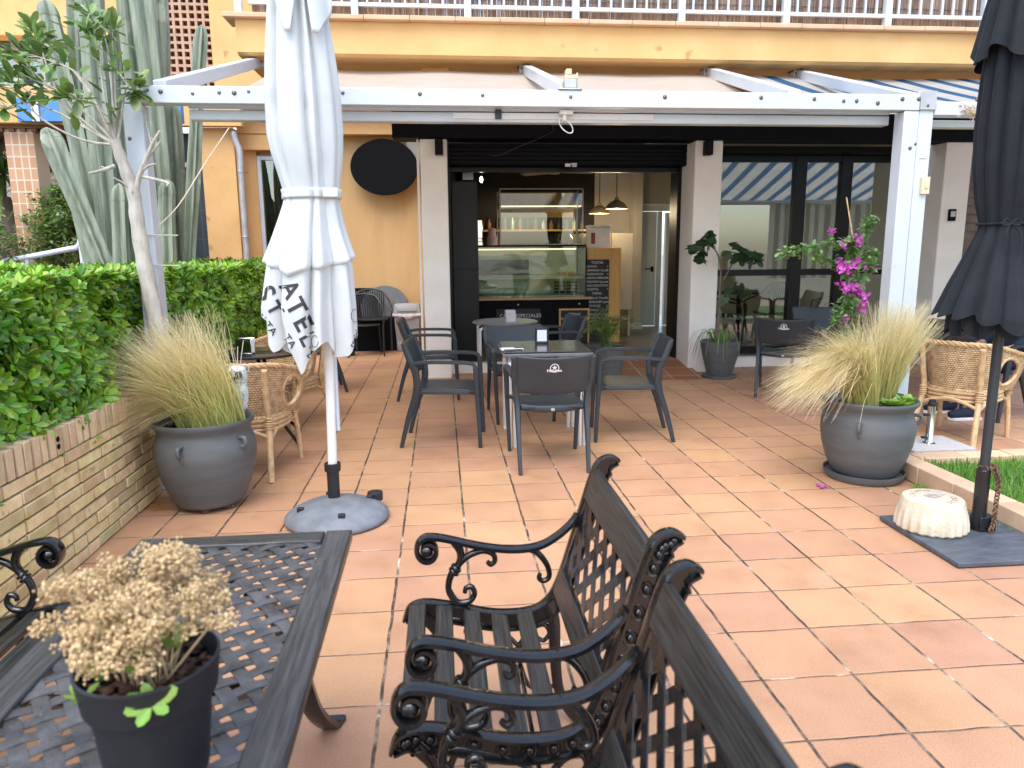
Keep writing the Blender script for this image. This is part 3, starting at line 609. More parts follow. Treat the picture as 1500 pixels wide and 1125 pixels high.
# back bar shelf with bottles
sf = thing('bottle_shelf', 'dark bar shelf with bottles behind the counter', 'shelf', (1.2, 12.5, 1.7))
W = MB(); W.box(.35, 2.5, 12.3, 12.58, 1.78, 1.81); W.box(.35, 2.5, 12.3, 12.58, 1.35, 1.38); W.build('board', OAK, sf, world=True)
for i in range(16):
    x = .42+i*.13; z = 1.81; W = MB(); h = U(.14, .24); W.lathe([(.001, 0), (.032, 0), (.034, h*.6), (.013, h*.8), (.013, h), (.001, h)], (x, 12.42, z), 10)
    tag(W.build('bottle', [POTB, BARKB, GALV, TERRAD][i % 4], loc=(x, 12.42, z)), 'small bottle or cup standing on the dark back bar shelf', 'bottle', 'bottles on the back bar shelf')
W = MB(); W.lathe([(.001, 0), (.07, 0), (.075, .1), (.05, .2), (.06, .24), (.001, .26)], (.75, 10.85, 1.545), 16); tag(W.build('sweet_jar', PINKC, loc=(.75, 10.85, 1.545)), 'jar of pink sweets left of the glass cabinet', 'jar')
W = MB(); W.box(.45, .62, 10.95, 11.15, 1.545, 1.92); W.box(.46, .61, 10.9, 10.948, 1.6, 1.66); tag(W.build('coffee_machine', STEEL, loc=(.53, 11.05, 1.545), bevel=.01), 'small steel coffee machine at the left end of the counter', 'coffee machine')
# pine panel and menu boards
W = MB(); W.box(2.12, 2.62, 10.66, 10.72, .118, 1.5); W.box(2.58, 2.62, 10.722, 11.6, .118, 1.5); pp = W.build('pine_partition', PINE, loc=(2.36, 10.7, .118), bevel=.004); tag(pp, 'knotty pine partition panel beside the counter', 'partition')
W = MB(); W.box(2.63, 2.96, 11.3, 11.36, .55, 1.72); W.box(2.14, 2.95, 11.37, 11.9, 1.45, 1.72); W.box(2.92, 2.96, 11.37, 11.9, .118, .545); W.box(2.66, 2.70, 11.3, 11.36, .118, .545); tag(W.build('cream_cupboard', BEIGEW, loc=(2.8, 11.4, .118), bevel=.004), 'cream cupboard standing behind the pine partition', 'cupboard')
W = MB(); W.box(2.19, 2.50, 10.85, 11.15, 1.502, 1.80); bx = W.build('cardboard_box', WHITEB, loc=(2.35, 11, 1.5), bevel=.006); tag(bx, 'white carton with a red label on the pine partition', 'box')
W = MB(); W.box(2.21, 2.27, 10.843, 10.849, 1.56, 1.72); W.build('label', M('red_label', (.2, .03, .03), (.3, .05, .05)), bx, world=True)
W = MB(); W.box(2.18, 2.52, 10.84, 11.16, 1.803, 1.83); W.build('lid', WHITEB, bx, world=True)
FONTOBJ = {}
def text_geo(txt, size=1, bold=0.0, res=3, align='CENTER', sx=1):
    cu = D.curves.new('txt', 'FONT'); cu.body = txt; cu.size = size; cu.align_x = align; cu.align_y = 'CENTER'; cu.resolution_u = res; cu.offset = bold
    ob = D.objects.new('txt', cu); COL.objects.link(ob)
    dg = bpy.context.evaluated_depsgraph_get(); me = D.meshes.new_from_object(ob.evaluated_get(dg))
    vs = [(v.co.x*sx, v.co.y) for v in me.vertices]; fs = [tuple(p.vertices) for p in me.polygons]
    D.objects.remove(ob); D.curves.remove(cu); D.meshes.remove(me); return vs, fs
def flat_text(lines, o, name, mat, parent, ax=(1, 0, 0), up=(0, 0, 1)):
    """lines: (txt, x, z, size, align)"""
    m = MB(); ax = Vector(ax); up = Vector(up); o = Vector(o)
    for t, x, z, s, al in lines:
        vs, fs = text_geo(t, s, 0, 2, al); m.add([o+ax*(x+a)+up*(z+b) for a, b in vs], fs)
    return m.build(name, mat, parent, world=True, smooth=None, fix=False)
bd = thing('menu_board', 'tall black chalk menu board leaning on the pine partition', 'menu board', (2.26, 10.6, .12))
W = MB(); W.box(2.09, 2.44, 10.63, 10.655, .13, 1.335); W.build('panel', BOARD, bd, world=True, bevel=.003)
L = [('TOSTAS', 2.26, 1.29, .05, 'CENTER')]
for i, (a, b) in enumerate([('JAMON', '3'), ('SERRANA Queso', '35'), ('SOBRASADA', '4'), ('JAMON IBERICO', '45'), ('SALMON Queso', '4'), ('SALCHICHON', '35'), ('VEGETAL', '3')]):
    L += [(a, 2.105, 1.235-i*.055, .045, 'LEFT'), (b, 2.425, 1.235-i*.055, .04, 'RIGHT')]
L += [('TAPAS', 2.26, .845, .05, 'CENTER')]
for i, (a, b) in enumerate([('POLLO Plancha', '55'), ('BURGUER Queso', '6'), ('CUCHAS', '5'), ('Ensalada', '5'), ('de la Casa', '6'), ('BRAVAS salsa', '4'), ('CREMA', '3'), ('POSTRES', '4')]):
    L += [(a, 2.15, .78-i*.058, .042, 'LEFT'), (b, 2.425, .78-i*.058, .04, 'RIGHT')]
flat_text(L, (0, 10.627, 0), 'chalk_writing', CHALK, bd)
sb = thing('menu_board', 'small wood framed chalkboard on the counter front behind the terrace chairs', 'menu board', (1.93, 10.5, .12))
fx0, fx1, fz0, fz1 = 1.72, 2.12, -.0, .61
W = MB(); W.box(fx0, fx1, 10.585, 10.6, .14, fz1); W.build('panel', BOARD, sb, world=True)
W = MB(); W.box(fx0-.025, fx0, 10.575, 10.602, .12, fz1+.025); W.box(fx1, fx1+.025, 10.575, 10.602, .12, fz1+.025); W.box(fx0, fx1, 10.575, 10.602, fz1, fz1+.025); W.build('frame', PINE, sb, world=True, bevel=.003)
flat_text([('BEBIDAS', 1.92, .55, .05, 'CENTER'), ('REFRESCOS  y  Tinto', 1.92, .485, .045, 'CENTER'), ('CAFE', 1.98, .36, .05, 'CENTER'), ('ZUMOS', 1.98, .30, .05, 'CENTER'), ('AGUA', 1.98, .23, .05, 'CENTER')], (0, 10.582, 0), 'chalk_writing', CHALK, sb)
eb = thing('menu_board', 'low black sign with chalk lettering behind the round aluminium table', 'menu board', (1.15, 10.5, .12))
W = MB(); W.box(.78, 1.42, 10.585, 10.6, .13, .64); W.build('panel', BOARD, eb, world=True)
flat_text([('CAFES ESPECIALES', 1.13, .54, .075, 'CENTER')], (0, 10.582, 0), 'chalk_writing', CHALK, eb)
# lamps and fan
def pendant(px, py, Y, top, label):
    c = gy(px, py, Y); t = thing('pendant_lamp', label, 'lamp', (c.x, Y, c.z), 0, 'metal pendant lamps inside the cafe')
    W = MB(); W.lathe([(.165, 0), (.155, .035), (.11, .085), (.05, .12), (.035, .125), (.03, .16), (.012, .17), (.010, .175), (.025, .15), (.03, .12), (.045, .115), (.105, .08), (.15, .03), (.16, .0)], (0, 0, 0), 28, caps=(0, 0)); W.build('shade', BRASS, t)
    W = MB(); W.tube([(0, 0, .17), (0, 0, 2.79-c.z)], .006, 6); W.build('cord', BLACKP, t)
    W = MB(); W.ball((0, 0, .045), .045); W.build('bulb', BULB, t)
    l = D.lights.new('lamp_light', 'POINT'); l.energy = 5; l.color = (1, .78, .5); l.shadow_soft_size = .04; lo = D.objects.new('lamp_light', l); COL.objects.link(lo); lo.parent = t; lo.location = (0, 0, -.04)
pendant(903, 306, 10.9, 0, 'nearer right metal pendant lamp, higher of the two by the doorway')
pendant(878, 313, 11.8, 0, 'lower metal pendant lamp left of the brighter one by the doorway')
pendant(768, 299, 11.9, 0, 'metal pendant lamp seen through the upper glass cabinet')
fan = thing('ceiling_fan', 'pale ceiling fan in the dark interior above the glass cabinet', 'fan', (1.72, 11.2, 2.62))
W = MB(); W.lathe([(.001, -.04), (.08, -.03), (.09, .03), (.03, .06), (.012, .17), (.001, .175)], (0, 0, 0), 20); W.build('motor', GALV, fan)
for k in range(3):
    a = R(15+120*k); W = MB(); W.box(.08, .62, -.06, .06, -.005, .003); W.v = [(v[0]*math.cos(a)-v[1]*math.sin(a), v[0]*math.sin(a)+v[1]*math.cos(a), v[2]+v[1]*.25) for v in W.v]; W.build('blade', GALV, fan, bevel=.003)
c = gy(705, 263, 9.5); sp = thing('spot_lamp', 'lit white spotlight at the top left inside the entrance', 'spotlight', tuple(c))
W = MB(); W.tube([(0, .12, .03), (0, 0, 0)], [.03, .045], 14); W.build('housing', BLACKP, sp)
W = MB(); W.ball((0, -.006, 0), .038, sc=(.45, .3, 1)); W.build('lit_face', LEDW, sp)
c = gy(680, 256, 9.35); tv = thing('air_unit', 'dark box unit above the folded black door', 'box unit', tuple(c))
W = MB(); W.box(-.12, .12, 0, .2, -.08, .1); W.build('case', BLACKP, tv, bevel=.01)
W = MB(); W.box(-.02, .11, -.006, -.001, -.06, .07); W.build('grille', GALV, tv)
c = gy(836, 242, 8.84); W = MB(); W.box(c.x-.075, c.x+.075, 8.828, 8.834, c.z-.03, c.z+.03); st = W.build('shutter_label', BLACKP, loc=tuple(c)); tag(st, 'small printed sticker on the black shutter box', 'sticker')
W = MB(); W.box(c.x-.07, c.x-.005, 8.824, 8.8275, c.z-.018, c.z+.018); W.box(c.x+.005, c.x+.07, 8.824, 8.8275, c.z+.004, c.z+.022); W.box(c.x+.015, c.x+.07, 8.824, 8.8275, c.z-.02, c.z-.004); W.build('print', WHITEB, st, world=True)
W = MB(); W.tube(cr_spline([gy(690, 185, 8.49), gy(693, 190, 8.46), gy(640, 220, 8.44)+Vector((.6, 0, -.05)), gy(760, 215, 8.46), gy(808, 193, 8.47), gy(806, 180, 8.49)], 8)[16:], .005, 5); tag(W.build('slack_cable', RESIN, loc=(1, 8.46, 2.8)), 'thin dark cable drooping across the black fascia', 'cable')
# ------------------------------------------------------------ pergola and awnings
YF = 4.70
pg = thing('pergola_frame', 'white aluminium pergola frame with bolted beam in front of the cafe', 'pergola', (.7, 4.75, 0))
def pp_(mb, name, mat=None, par=None, **k): return mb.build(name, mat or WHITEAL, par or pg, world=True, **k)
W = MB(); W.box(-1.83, -1.72, YF, YF+.11, .0, 2.351); W.box(-1.85, -1.70, YF-.02, YF+.13, 0, .012); pp_(W, 'post', bevel=.005)
W = MB(); W.box(3.0, 3.10, YF, YF+.11, 0, 2.351); W.box(2.98, 3.09, YF-.02, YF+.13, 0, .012); pp_(W, 'post', bevel=.005)
W = MB(); W.box(3.108, 3.205, YF+.01, YF+.12, 0, 2.475); pp_(W, 'post', bevel=.005)
W = MB(); W.box(-1.83, 3.10, YF, YF+.10, 2.356, 2.455); pp_(W, 'beam', bevel=.005)
W = MB(); W.box(3.21, 12.2, YF+.01, YF+.11, 2.33, 2.415); pp_(W, 'beam', bevel=.005)
W = MB(); W.box(3.1, 3.21, YF-.004, YF+.006, 2.36, 2.478); pp_(W, 'corner_plate', GALV, bevel=.003)
W = MB(); W.box(-1.5, 2.985, YF+.14, YF+.22, 2.285, 2.345); W.box(-1.5, 2.985, YF+.13, YF+.16, 2.352, 2.372); pp_(W, 'awning_bar', bevel=.006)
W = MB(); W.box(3.21, 12.2, YF+.14, YF+.22, 2.275, 2.322); pp_(W, 'awning_bar', bevel=.006)
W = MB(); W.box(.1, 1.38, YF+.131, YF+.139, 2.305, 2.34); pp_(W, 'brush_strip', WHITEB, smooth=None)
RA = [((-1.64, 2.46), (-1.61, 3.19)), ((.82, 2.46), (.84, 3.16)), ((2.30, 2.45), (2.62, 3.16)), ((3.10, 2.44), (3.52, 3.15))]
for (xa, za), (xb, zb) in RA:
    W = MB(); W.beam((xa, YF+.10, za), (xb, 7.28, zb), .075, .085); W.box(xb-.06, xb+.06, 7.25, 7.34, zb-.05, zb+.055); pp_(W, 'rafter', bevel=.005)
    W = MB(); W.box(xb-.075, xb+.075, 7.26, 7.36, zb+.025, zb+.05); W.tube([(xb-.05, 7.24, zb), (xb+.05, 7.24, zb)], .012, 8); pp_(W, 'bracket', BOLT)
bm_ = MB(); bm_.ball((0, 0, 0), .013, 12, 6, sc=(1, .55, 1)); first = None
for px, py in [(216, 132), (212, 135), (235, 134), (282, 137), (321, 135.5), (343, 136), (364, 134), (502, 136), (615, 137.5), (707, 139.6), (836, 142), (974, 142), (1115, 143), (1193, 145), (1236, 148), (1255, 148), (1286, 151), (1322, 145), (1346, 145), (1359, 155), (1369, 145), (1431, 146), (1341, 211), (1333, 217), (190, 203)]:
    p = gy(px, py, YF-.001)
    if px in (1369, 1431): p = gy(px, py, YF+.009)
    if first is None: first = bm_.build('bolt', BOLT, pg); b = first
    else: b = first.copy(); COL.objects.link(b)
    b.location = p-pg.location; s = U(.7, 1.15)
    b.scale = (s, s, s)
# details on the right post: faded sticker, yellowed switch
p = gy(1352, 272, YF+.008); W = MB(); W.box(p.x-.02, p.x+.035, YF-.012, YF+.009, p.z-.055, p.z+.055); W.box(p.x+.0, p.x+.02, YF-.018, YF-.013, p.z-.02, p.z+.03); pp_(W, 'switch', YELLOWED, bevel=.003)
p = gy(1353, 220, YF+.008); W = MB(); W.box(p.x-.025, p.x+.025, YF+.005, YF+.0095, p.z-.05, p.z+.05); pp_(W, 'sticker', WHITEB, smooth=None)
# gear box with cord loop
p = gy(834, 135, YF+.03); gb = thing('awning_gearbox', 'yellowed awning crank gearbox on the middle of the pergola beam', 'gearbox', (p.x, YF+.03, 2.46))
W = MB(); W.box(-.075, .075, -.04, .05, -.003, .006); W.box(-.035, .04, -.035, .05, .007, .06); W.build('housing', GALV, gb, bevel=.004)
W = MB(); W.box(-.03, .045, -.03, .045, .061, .085); W.box(-.025, .01, -.03, .03, .086, .12); W.box(.042, .05, -.02, .03, .0, .1); W.tube([(-.05, 0, 0), (-.05, 0, .05)], .008, 6); W.build('cap', YELLOWED, gb, bevel=.004)
W = MB(); W.box(-.05, .03, .03, .1, -.135, -.112); W.ring((-.01, .06, -.2), .035, .004, (0, 1, 0), sx=.8, sy=1.6, n=28); W.tube([(-.02, .06, -.135), (-.02, .06, -.17)], .014, 8); W.build('cord_loop', WHITEB, gb)
c = gy(730, 167, YF+.12); W = MB(); W.box(c.x-.02, c.x+.02, YF+.115, YF+.127, c.z-.03, c.z+.03); tag(W.build('dark_clip', RESIN, loc=tuple(c), bevel=.003), 'small dark clip on the awning bar left of the gearbox', 'clip')
# beige awning cloth
def cloth(fn, nu, nv, name, mat, loc):
    W = MB(); W.grid(fn, nu, nv); return W.build(name, mat, loc=loc, smooth=180)
def beige(u, v):
    x = -1.46+u*(2.36+1.46); y = YF+.2+v*2.35; z = 2.375+v*.745+.012*math.sin(u*21)*math.sin(v*3)+.02*noise.noise(Vector((x*1.3, y*.8, 0)))-.03*math.sin(PI*v)
    return (x+v*.25*u, y, z)
o = cloth(beige, 70, 30, 'beige_awning', FABB, (.5, 6, 2.4)); tag(o, 'taut beige awning cloth stretched under the pergola rafters', 'awning')
def strip(u, v):
    x = 2.52+u*9.5; y = YF+.2+v*2.35; z = 2.36+v*.755+.008*math.sin(u*30)-.03*math.sin(PI*v)
    return (x+v*.25, y, z)
o = cloth(strip, 140, 24, 'striped_awning', STRIPE, (2.6, 6, 2.4)); tag(o, 'blue and white striped awning at the right of the pergola', 'awning')
# striped drop blind of the next terrace, seen reflected in the shop glass
def drop(u, v): return (6.2+u*5.5, 4.9+.03*math.sin(u*60), .9+1.4*v)
o = cloth(drop, 200, 6, 'striped_blind', STRIPE2, (6.2, 4.9, .9)); tag(o, 'grey striped drop blind reflected in the shop window', 'blind')
# slanting cord at the left
W = MB(); W.tube(cr_spline([gy(335, 188, 6.2), gy(300, 240, 5.8), gy(262, 300, 5.4), gy(228, 335, 5.0), gy(222, 345, 4.9)], 6), .0045, 5); tag(W.build('guy_cord', ROPE, loc=(-1.7, 5.5, 2.4)), 'pale cord slanting from the ochre wall to the left post', 'cord')
W = MB()
for z, l in ((1.6, .12), (1.42, .10)): W.tube([(-1.84, 4.69, z), (-1.6+l*.2, 4.69, z-.005)], .004, 5)
tag(W.build('wire_tie', ROPE, loc=(-1.8, 4.69, 1.5)), 'wire ties holding the tree trunk to the left post', 'wire')
# small dry nest on the right beam
W = MB(); c = gy(1425, 163, YF+.0)
for i in range(60):
    a = Vector((U(-.06, .06), U(-.03, .03), U(-.035, .03))); W.tube([c+a, c+a+Vector((U(-.05, .05), U(-.02, .02), U(-.03, .03)))], .003, 4)
tag(W.build('dry_nest', DRYF, loc=tuple(c), smooth=None), 'small dry twig nest under the right hand beam', 'nest')
# ------------------------------------------------------------ resin armchairs (local front = -Y)
def oval(a, b, n=10): return [(a*math.cos(2*PI*i/n), b*math.sin(2*PI*i/n)) for i in range(n)]
def rrect(a, b, c=.3):
    return [(-a, -b*(1-c)), (-a*(1-c), -b), (a*(1-c), -b), (a, -b*(1-c)), (a, b*(1-c)), (a*(1-c), b), (-a*(1-c), b), (-a, b*(1-c))]
LOGO = None
def make_chair(label, loc, rz):
    t = thing('plastic_armchair', label, 'chair', loc, rz, 'dark grey plastic armchairs on the terrace')
    W = MB()
    def seat(u, v):
        x = (u-.5)*2; y = -.235+v*.47; w = .225-.012*v
        return (x*w, y, .445-.014*(1-x*x)*math.sin(PI*min(1, v*1.05))-.018*max(0, .12-v)/.12*1.0-.004)
    W.grid(seat, 15, 13)
    W.build('seat', RESIN, t, smooth=60, solid=.022, bevel=.004)
    def bk(u, v):
        x = (u-.5)*2; z = .545+v*.262
        top = .012*(1-x*x) if v > .99 else 0
        return (x*(.238+.022*v), .222+.075*v+.045*(1-x*x)*(.6+.4*v)-.01, z-(.016*(1-x*x))*v-.012*(1-x*x)*(1-v))
    W = MB(); W.grid(bk, 17, 9); b = W.build('backrest', RESIN, t, smooth=60, solid=.020, bevel=.005)
    W = MB(); path = cr_spline([(-.222, .19, .44), (-.11, .222, .43), (0, .232, .427), (.11, .222, .43), (.222, .19, .44)], 4); W.sweep(path, rrect(.022, .014), (0, 0, 1)); W.build('seat_rail', RESIN, t, smooth=50)
    for s in (-1, 1):
        W = MB(); p = cr_spline([(s*.232, .335, 0), (s*.236, .27, .24), (s*.238, .205, .44), (s*.25, .205, .58), (s*.262, .235, .66), (s*.262, .285, .795)], 6); n = len(p)
        W.sweep(p, rrect(.020, .026), (1, 0, 0), [(.62+.38*min(1, i/(n*.45)), (.55+.45*min(1, i/(n*.4))) if i < n*.75 else 1-.35*(i-n*.75)/(n*.25)) for i in range(n)]); W.build('leg', RESIN, t, smooth=50)
        W = MB(); p = cr_spline([(s*.262, .225, .655), (s*.270, .12, .668), (s*.275, -.05, .668), (s*.275, -.19, .662), (s*.274, -.238, .645), (s*.272, -.255, .60)], 6); W.sweep(p, rrect(.022, .013), (1, 0, 0)); W.build('armrest', RESIN, t, smooth=50)
        W = MB(); p = cr_spline([(s*.272, -.250, .63), (s*.268, -.256, .45), (s*.258, -.268, .2), (s*.25, -.275, 0)], 5); n = len(p); W.sweep(p, rrect(.019, .021), (1, 0, 0), [1-.35*i/n for i in range(n)]); W.build('leg', RESIN, t, smooth=50)
        W = MB(); W.beam((s*.215, -.2, .425), (s*.268, -.25, .43), .03, .026); W.beam((s*.222, -.2, .425), (s*.235, .2, .432), .022, .026); W.build('seat_bracket', RESIN, t, smooth=50, bevel=.004)
    # logo: ring, star and name, laid on the rear face of the backrest
    gm = MB(); gm.grid(bk, 33, 17); bvh = BVHTree.FromPolygons([Vector(v) for v in gm.v], gm.f)
    lg = MB(); cz = .722
    def put(vs, fs):
        out = []
        for a, b in vs:
            h = bvh.ray_cast(Vector((-a, 2, cz+b)), Vector((0, -1, 0)))[0]
            out.append((-a, (h.y if h else .3)+.0125, cz+b))
        lg.add(out, fs)
    n = 28; put([(r*math.cos(2*PI*i/n), r*math.sin(2*PI*i/n)) for r in (.0255, .031) for i in range(n)], [(i, (i+1) % n, n+(i+1) % n, n+i) for i in range(n)])
    st = [(.003+(.019 if i % 2 == 0 else .0075)*math.sin(2*PI*i/10)*1.0-.003, (.019 if i % 2 == 0 else .0075)*math.cos(2*PI*i/10)+.003) for i in range(10)]+[(0, .003)]
    put(st, [(i, (i+1) % 10, 10) for i in range(10)])
    vs, fs = text_geo('Heineken', .026, .0009, 2); put([(a, b-.018) for a, b in vs], fs)
    lg.build('logo', PRINTW, t, smooth=None, fix=False)
    W = MB(); W.box(-.012, .012, .2435, .2465, .418, .436); W.build('tag', GALV, t)
    return t
ch = make_chair('dark plastic armchair at the near side of the square table, back to the camera', (.73, 5.05, 0), R(180))
G_ = None
dup(ch, (.02, 5.72, 0), R(84), 'dark plastic armchair drawn up to the left side of the square table')
dup(ch, (-.13, 7.52, 0), R(90), 'dark plastic armchair in front of the left cream pillar, facing the round aluminium table')
dup(ch, (1.48, 5.70, 0), R(-98), 'dark plastic armchair turned sideways at the right of the square table')
dup(ch, (.68, 6.48, 0), R(6), 'dark plastic armchair tucked in at the far side of the square table')
dup(ch, (1.12, 7.55, 0), R(-80), 'dark plastic armchair beside the small palm, in front of the chalkboards')
dup(ch, (3.50, 7.18, 0), R(150), 'dark plastic armchair with white logo behind the bougainvillea pot')
dup(ch, (4.98, 6.98, 0), R(180), 'dark plastic armchair with white logo behind the right white post')
dup(ch, (4.35, 7.95, 0), R(0), 'dark plastic armchair close to the shop window, facing the camera')
dup(ch, (5.62, 7.35, 0), R(-90), 'dark plastic armchair behind the closed black parasol')
dup(ch, (-1.42, 8.0, 0), R(-75), 'dark plastic armchair half hidden behind the closed white parasol')
# ------------------------------------------------------------ square table
sq = thing('square_table', 'square black table on shiny aluminium legs at the centre of the terrace', 'table', (.79, 5.72, 0), R(-1.5))
W = MB(); W.box(-.335, .335, -.335, .335, .728, .742); W.build('tabletop', TABBLK, sq, bevel=.004)
W = MB(); W.box(-.34, .34, -.34, .34, .70, .7275); W.build('edge_band', TABEDGE, sq, bevel=.006)
for s in (-1, 1):
    for q in (-1, 1):
        W = MB(); W.tube(cr_spline([(s*.29, q*.30, 0), (s*.29, q*.30, .55), (s*.285, q*.295, .64), (s*.24, q*.26, .685), (s*.1, q*.2, .69)], 5), .018, 10); W.tube([(s*.25, q*.30, 0), (s*.25, q*.30, .6), (s*.24, q*.28, .68)], .016, 10); W.ring((s*.29, q*.3, .012), .016, .006, n=14); W.build('leg', ALU, sq)
def dispenser(label, loc, rz, mat, face, sc=1):
    t = thing('napkin_holder', label, 'napkin holder', loc, rz, None)
    W = MB(); W.box(-.05*sc, .05*sc, -.035, .035, 0, .012); W.box(-.05*sc, .05*sc, -.035, -.028, .013, .125); W.box(-.05*sc, .05*sc, .028, .035, .013, .125); W.box(-.05*sc, -.043*sc, -.027, .027, .013, .12); W.build('case', mat, t, bevel=.003)
    W = MB(); W.box(-.040*sc, .05*sc, -.026, .026, .014, .118); W.build('napkins', PAPER, t, bevel=.004)
    if face: W = MB(); W.box(-.035*sc, .035*sc, -.0375, -.0355, .02, .112); W.build('face_card', face, t)
    return t
dispenser('black napkin holder with white face on the square table', (.80, 5.88, .742), R(-4), TABBLK, PAPER, 1.1)
W = MB(); W.box(-.085, .085, -.045, .045, 0, .014); mb_ = W.build('card_tray', WHITEB, bevel=.004); mb_.location = (.52, 5.52, .742); mb_.rotation_euler = (0, 0, R(8)); tag(mb_, 'small white card tray at the left front of the square table', 'tray')
W = MB(); W.box(-.07, .075, -.0455, -.0452, .003, .011); W.box(.02, .1, -.02, .03, .0145, .02); W.build('dark_print', TABBLK, mb_)
# ------------------------------------------------------------ round aluminium table
rt = thing('round_table', 'round aluminium table by the cafe entrance', 'table', (.66, 7.72, 0))
W = MB(); W.lathe([(.001, .728), (.33, .728), (.345, .735), (.345, .745), (.335, .752), (.001, .75)], n=48); W.build('tabletop', TABEDGE, rt)
for a in (40, 140, 220, 320):
    c, s = math.cos(R(a)), math.sin(R(a)); W = MB(); W.tube(cr_spline([(c*.36, s*.33, 0), (c*.36, s*.33, .6), (c*.34, s*.32, .69), (c*.2, s*.2, .722)], 5), .0145, 10); W.build('leg', ALU, rt)
W = MB(); W.tube([(-.12, -.1, .72), (-.11, -.1, .6), (-.02, -.1, .6), (0, -.1, .72)], .01, 8); W.box(-.2, .2, -.02, .02, .7, .727); W.build('brace', ALU, rt)
dispenser('pale napkin holder on the round aluminium table', (.70, 7.55, .752), R(8), GALV, None)
# ------------------------------------------------------------ rattan chairs (front = -Y)
def make_rattan(label, loc, rz, group='rattan tub chairs at the edge of the terrace'):
    t = thing('rattan_armchair', label, 'chair', loc, rz, group)
    def rimp(u):
        a = -PI*.5*1.62+u*PI*1.62       # angle around the back, 0 = straight back
        d = abs(a)/(PI*.81); sg = 1 if a >= 0 else -1
        if d < .5: b = d/.5*PI*.5*.86; x = .27*math.sin(b); y = .03+.26*math.cos(b)
        else: e = (d-.5)/.5; x = .27*math.sin(PI*.43)+.075*e; y = .03+.26*math.cos(PI*.43)-.335*e
        z = .77-.03*d-.14*max(0, d-.3) ** 1.3
        return Vector((sg*x, y, z))
    def shell(u, v):
        p = rimp(u); q = Vector((p.x*.80, p.y*.80-.01, .39)); r = q.lerp(p, v); bul = .018*math.sin(PI*v); r.x *= 1+bul; r.y *= 1+bul; return r
    def hole(u, v):
        return (((u-.13)/.088) ** 2+((v-.5)/.33) ** 2 < 1) or (((u-.87)/.088) ** 2+((v-.5)/.33) ** 2 < 1)
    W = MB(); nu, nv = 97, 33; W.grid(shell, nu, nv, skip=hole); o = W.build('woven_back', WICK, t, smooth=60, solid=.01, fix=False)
    uv = o.data.uv_layers.new(name='UVMap'); idx = [0]*len(o.data.loops); o.data.loops.foreach_get('vertex_index', idx)
    buf = []
    for i in idx: buf += [(i % nu)/(nu-1)*62, (i//nu)/(nv-1)*24]
    uv.data.foreach_set('uv', buf)
    W = MB(); path = [rimp(i/60) for i in range(61)]
    for k in range(3):
        pts = []
        for i in range(181):
            p = rimp(i/180); a = i*.42+k*2*PI/3; out = Vector((p.x, p.y-.05, 0)).normalized(); pts.append(p+out*.011*math.cos(a)+Vector((0, 0, .011*math.sin(a))))
        W.tube(pts, .0105, 6)
    W.build('braided_rim', CANE, t)
    for c in (.13, .87):
        W = MB(); pts = [shell(c+.090*math.cos(2*PI*i/30), .5+.34*math.sin(2*PI*i/30)) for i in range(31)]; W.tube(pts, .013, 7); W.build('arm_hoop', CANE, t)
    W = MB()
    def seat(u, v):
        a = 2*PI*u; r = v; x = .245*r*math.copysign(abs(math.cos(a)) ** .75, math.cos(a)); y = -.02+.25*r*math.copysign(abs(math.sin(a)) ** .75, math.sin(a)); return (x, y, .405-.02*(1-r*r))
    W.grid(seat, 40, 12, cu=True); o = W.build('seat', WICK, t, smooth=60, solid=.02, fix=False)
    uv = o.data.uv_layers.new(name='UVMap'); idx = [0]*len(o.data.loops); o.data.loops.foreach_get('vertex_index', idx); buf = []
    for i in idx: v = o.data.vertices[i].co; buf += [v.x*60, v.y*50]
    uv.data.foreach_set('uv', buf)
    W = MB()
    for z in (.385, .355, .325): W.tube([Vector(seat(i/40, 1.0))*1 + Vector((0, 0, z-.405)) for i in range(41)], .014, 7)
    W.build('seat_rail', CANE, t)
    for s in (-1, 1):
        W = MB(); p = cr_spline([(s*.255, -.27, 0), (s*.25, -.245, .2), (s*.245, -.215, .39), (s*.285, -.22, .52), (s*.325, -.25, .63)], 5); W.tube(p, .019, 9)
        for z in (.36, .375, .39, .405): W.ring((s*.246, -.22, z), .021, .006, n=12)
        W.build('leg', CANE, t)
        W = MB(); p = cr_spline([(s*.235, .33, 0), (s*.215, .26, .2), (s*.20, .21, .38), (s*.205, .24, .55), (s*.215, .275, .74)], 5); W.tube(p, [.021]*len(p), 9)
        for z in (.34, .357, .374, .391, .408): W.ring((s*.203, .212, z), .024, .007, n=12)
        W.build('leg', CANE, t)
        W = MB(); W.tube(cr_spline([(s*.24, -.23, .3), (s*.235, 0, .36), (s*.21, .22, .27)], 6), .014, 8); W.build('stretcher', CANE, t)
    W = MB(); W.tube(cr_spline([(-.24, -.23, .3), (0, -.235, .35), (.24, -.23, .3)], 6), .013, 8); W.tube(cr_spline([(-.21, .235, .28), (0, .24, .34), (.21, .235, .28)], 6), .013, 8); W.build('stretcher', CANE, t)
    return t
rc = make_rattan('pale rattan tub chair nearest the left grass pot, its back to it', (-1.34, 5.10, 0), R(174))
dup(rc, (-1.38, 6.55, 0), R(-28), 'rattan tub chair at the far side of the round black table')
dup(rc, (4.08, 5.33, 0), R(122), 'rattan tub chair behind the closed black parasol pole')
dup(rc, (-1.9, 6.0, 0), R(95), 'rattan tub chair between the hedge and the round black table')
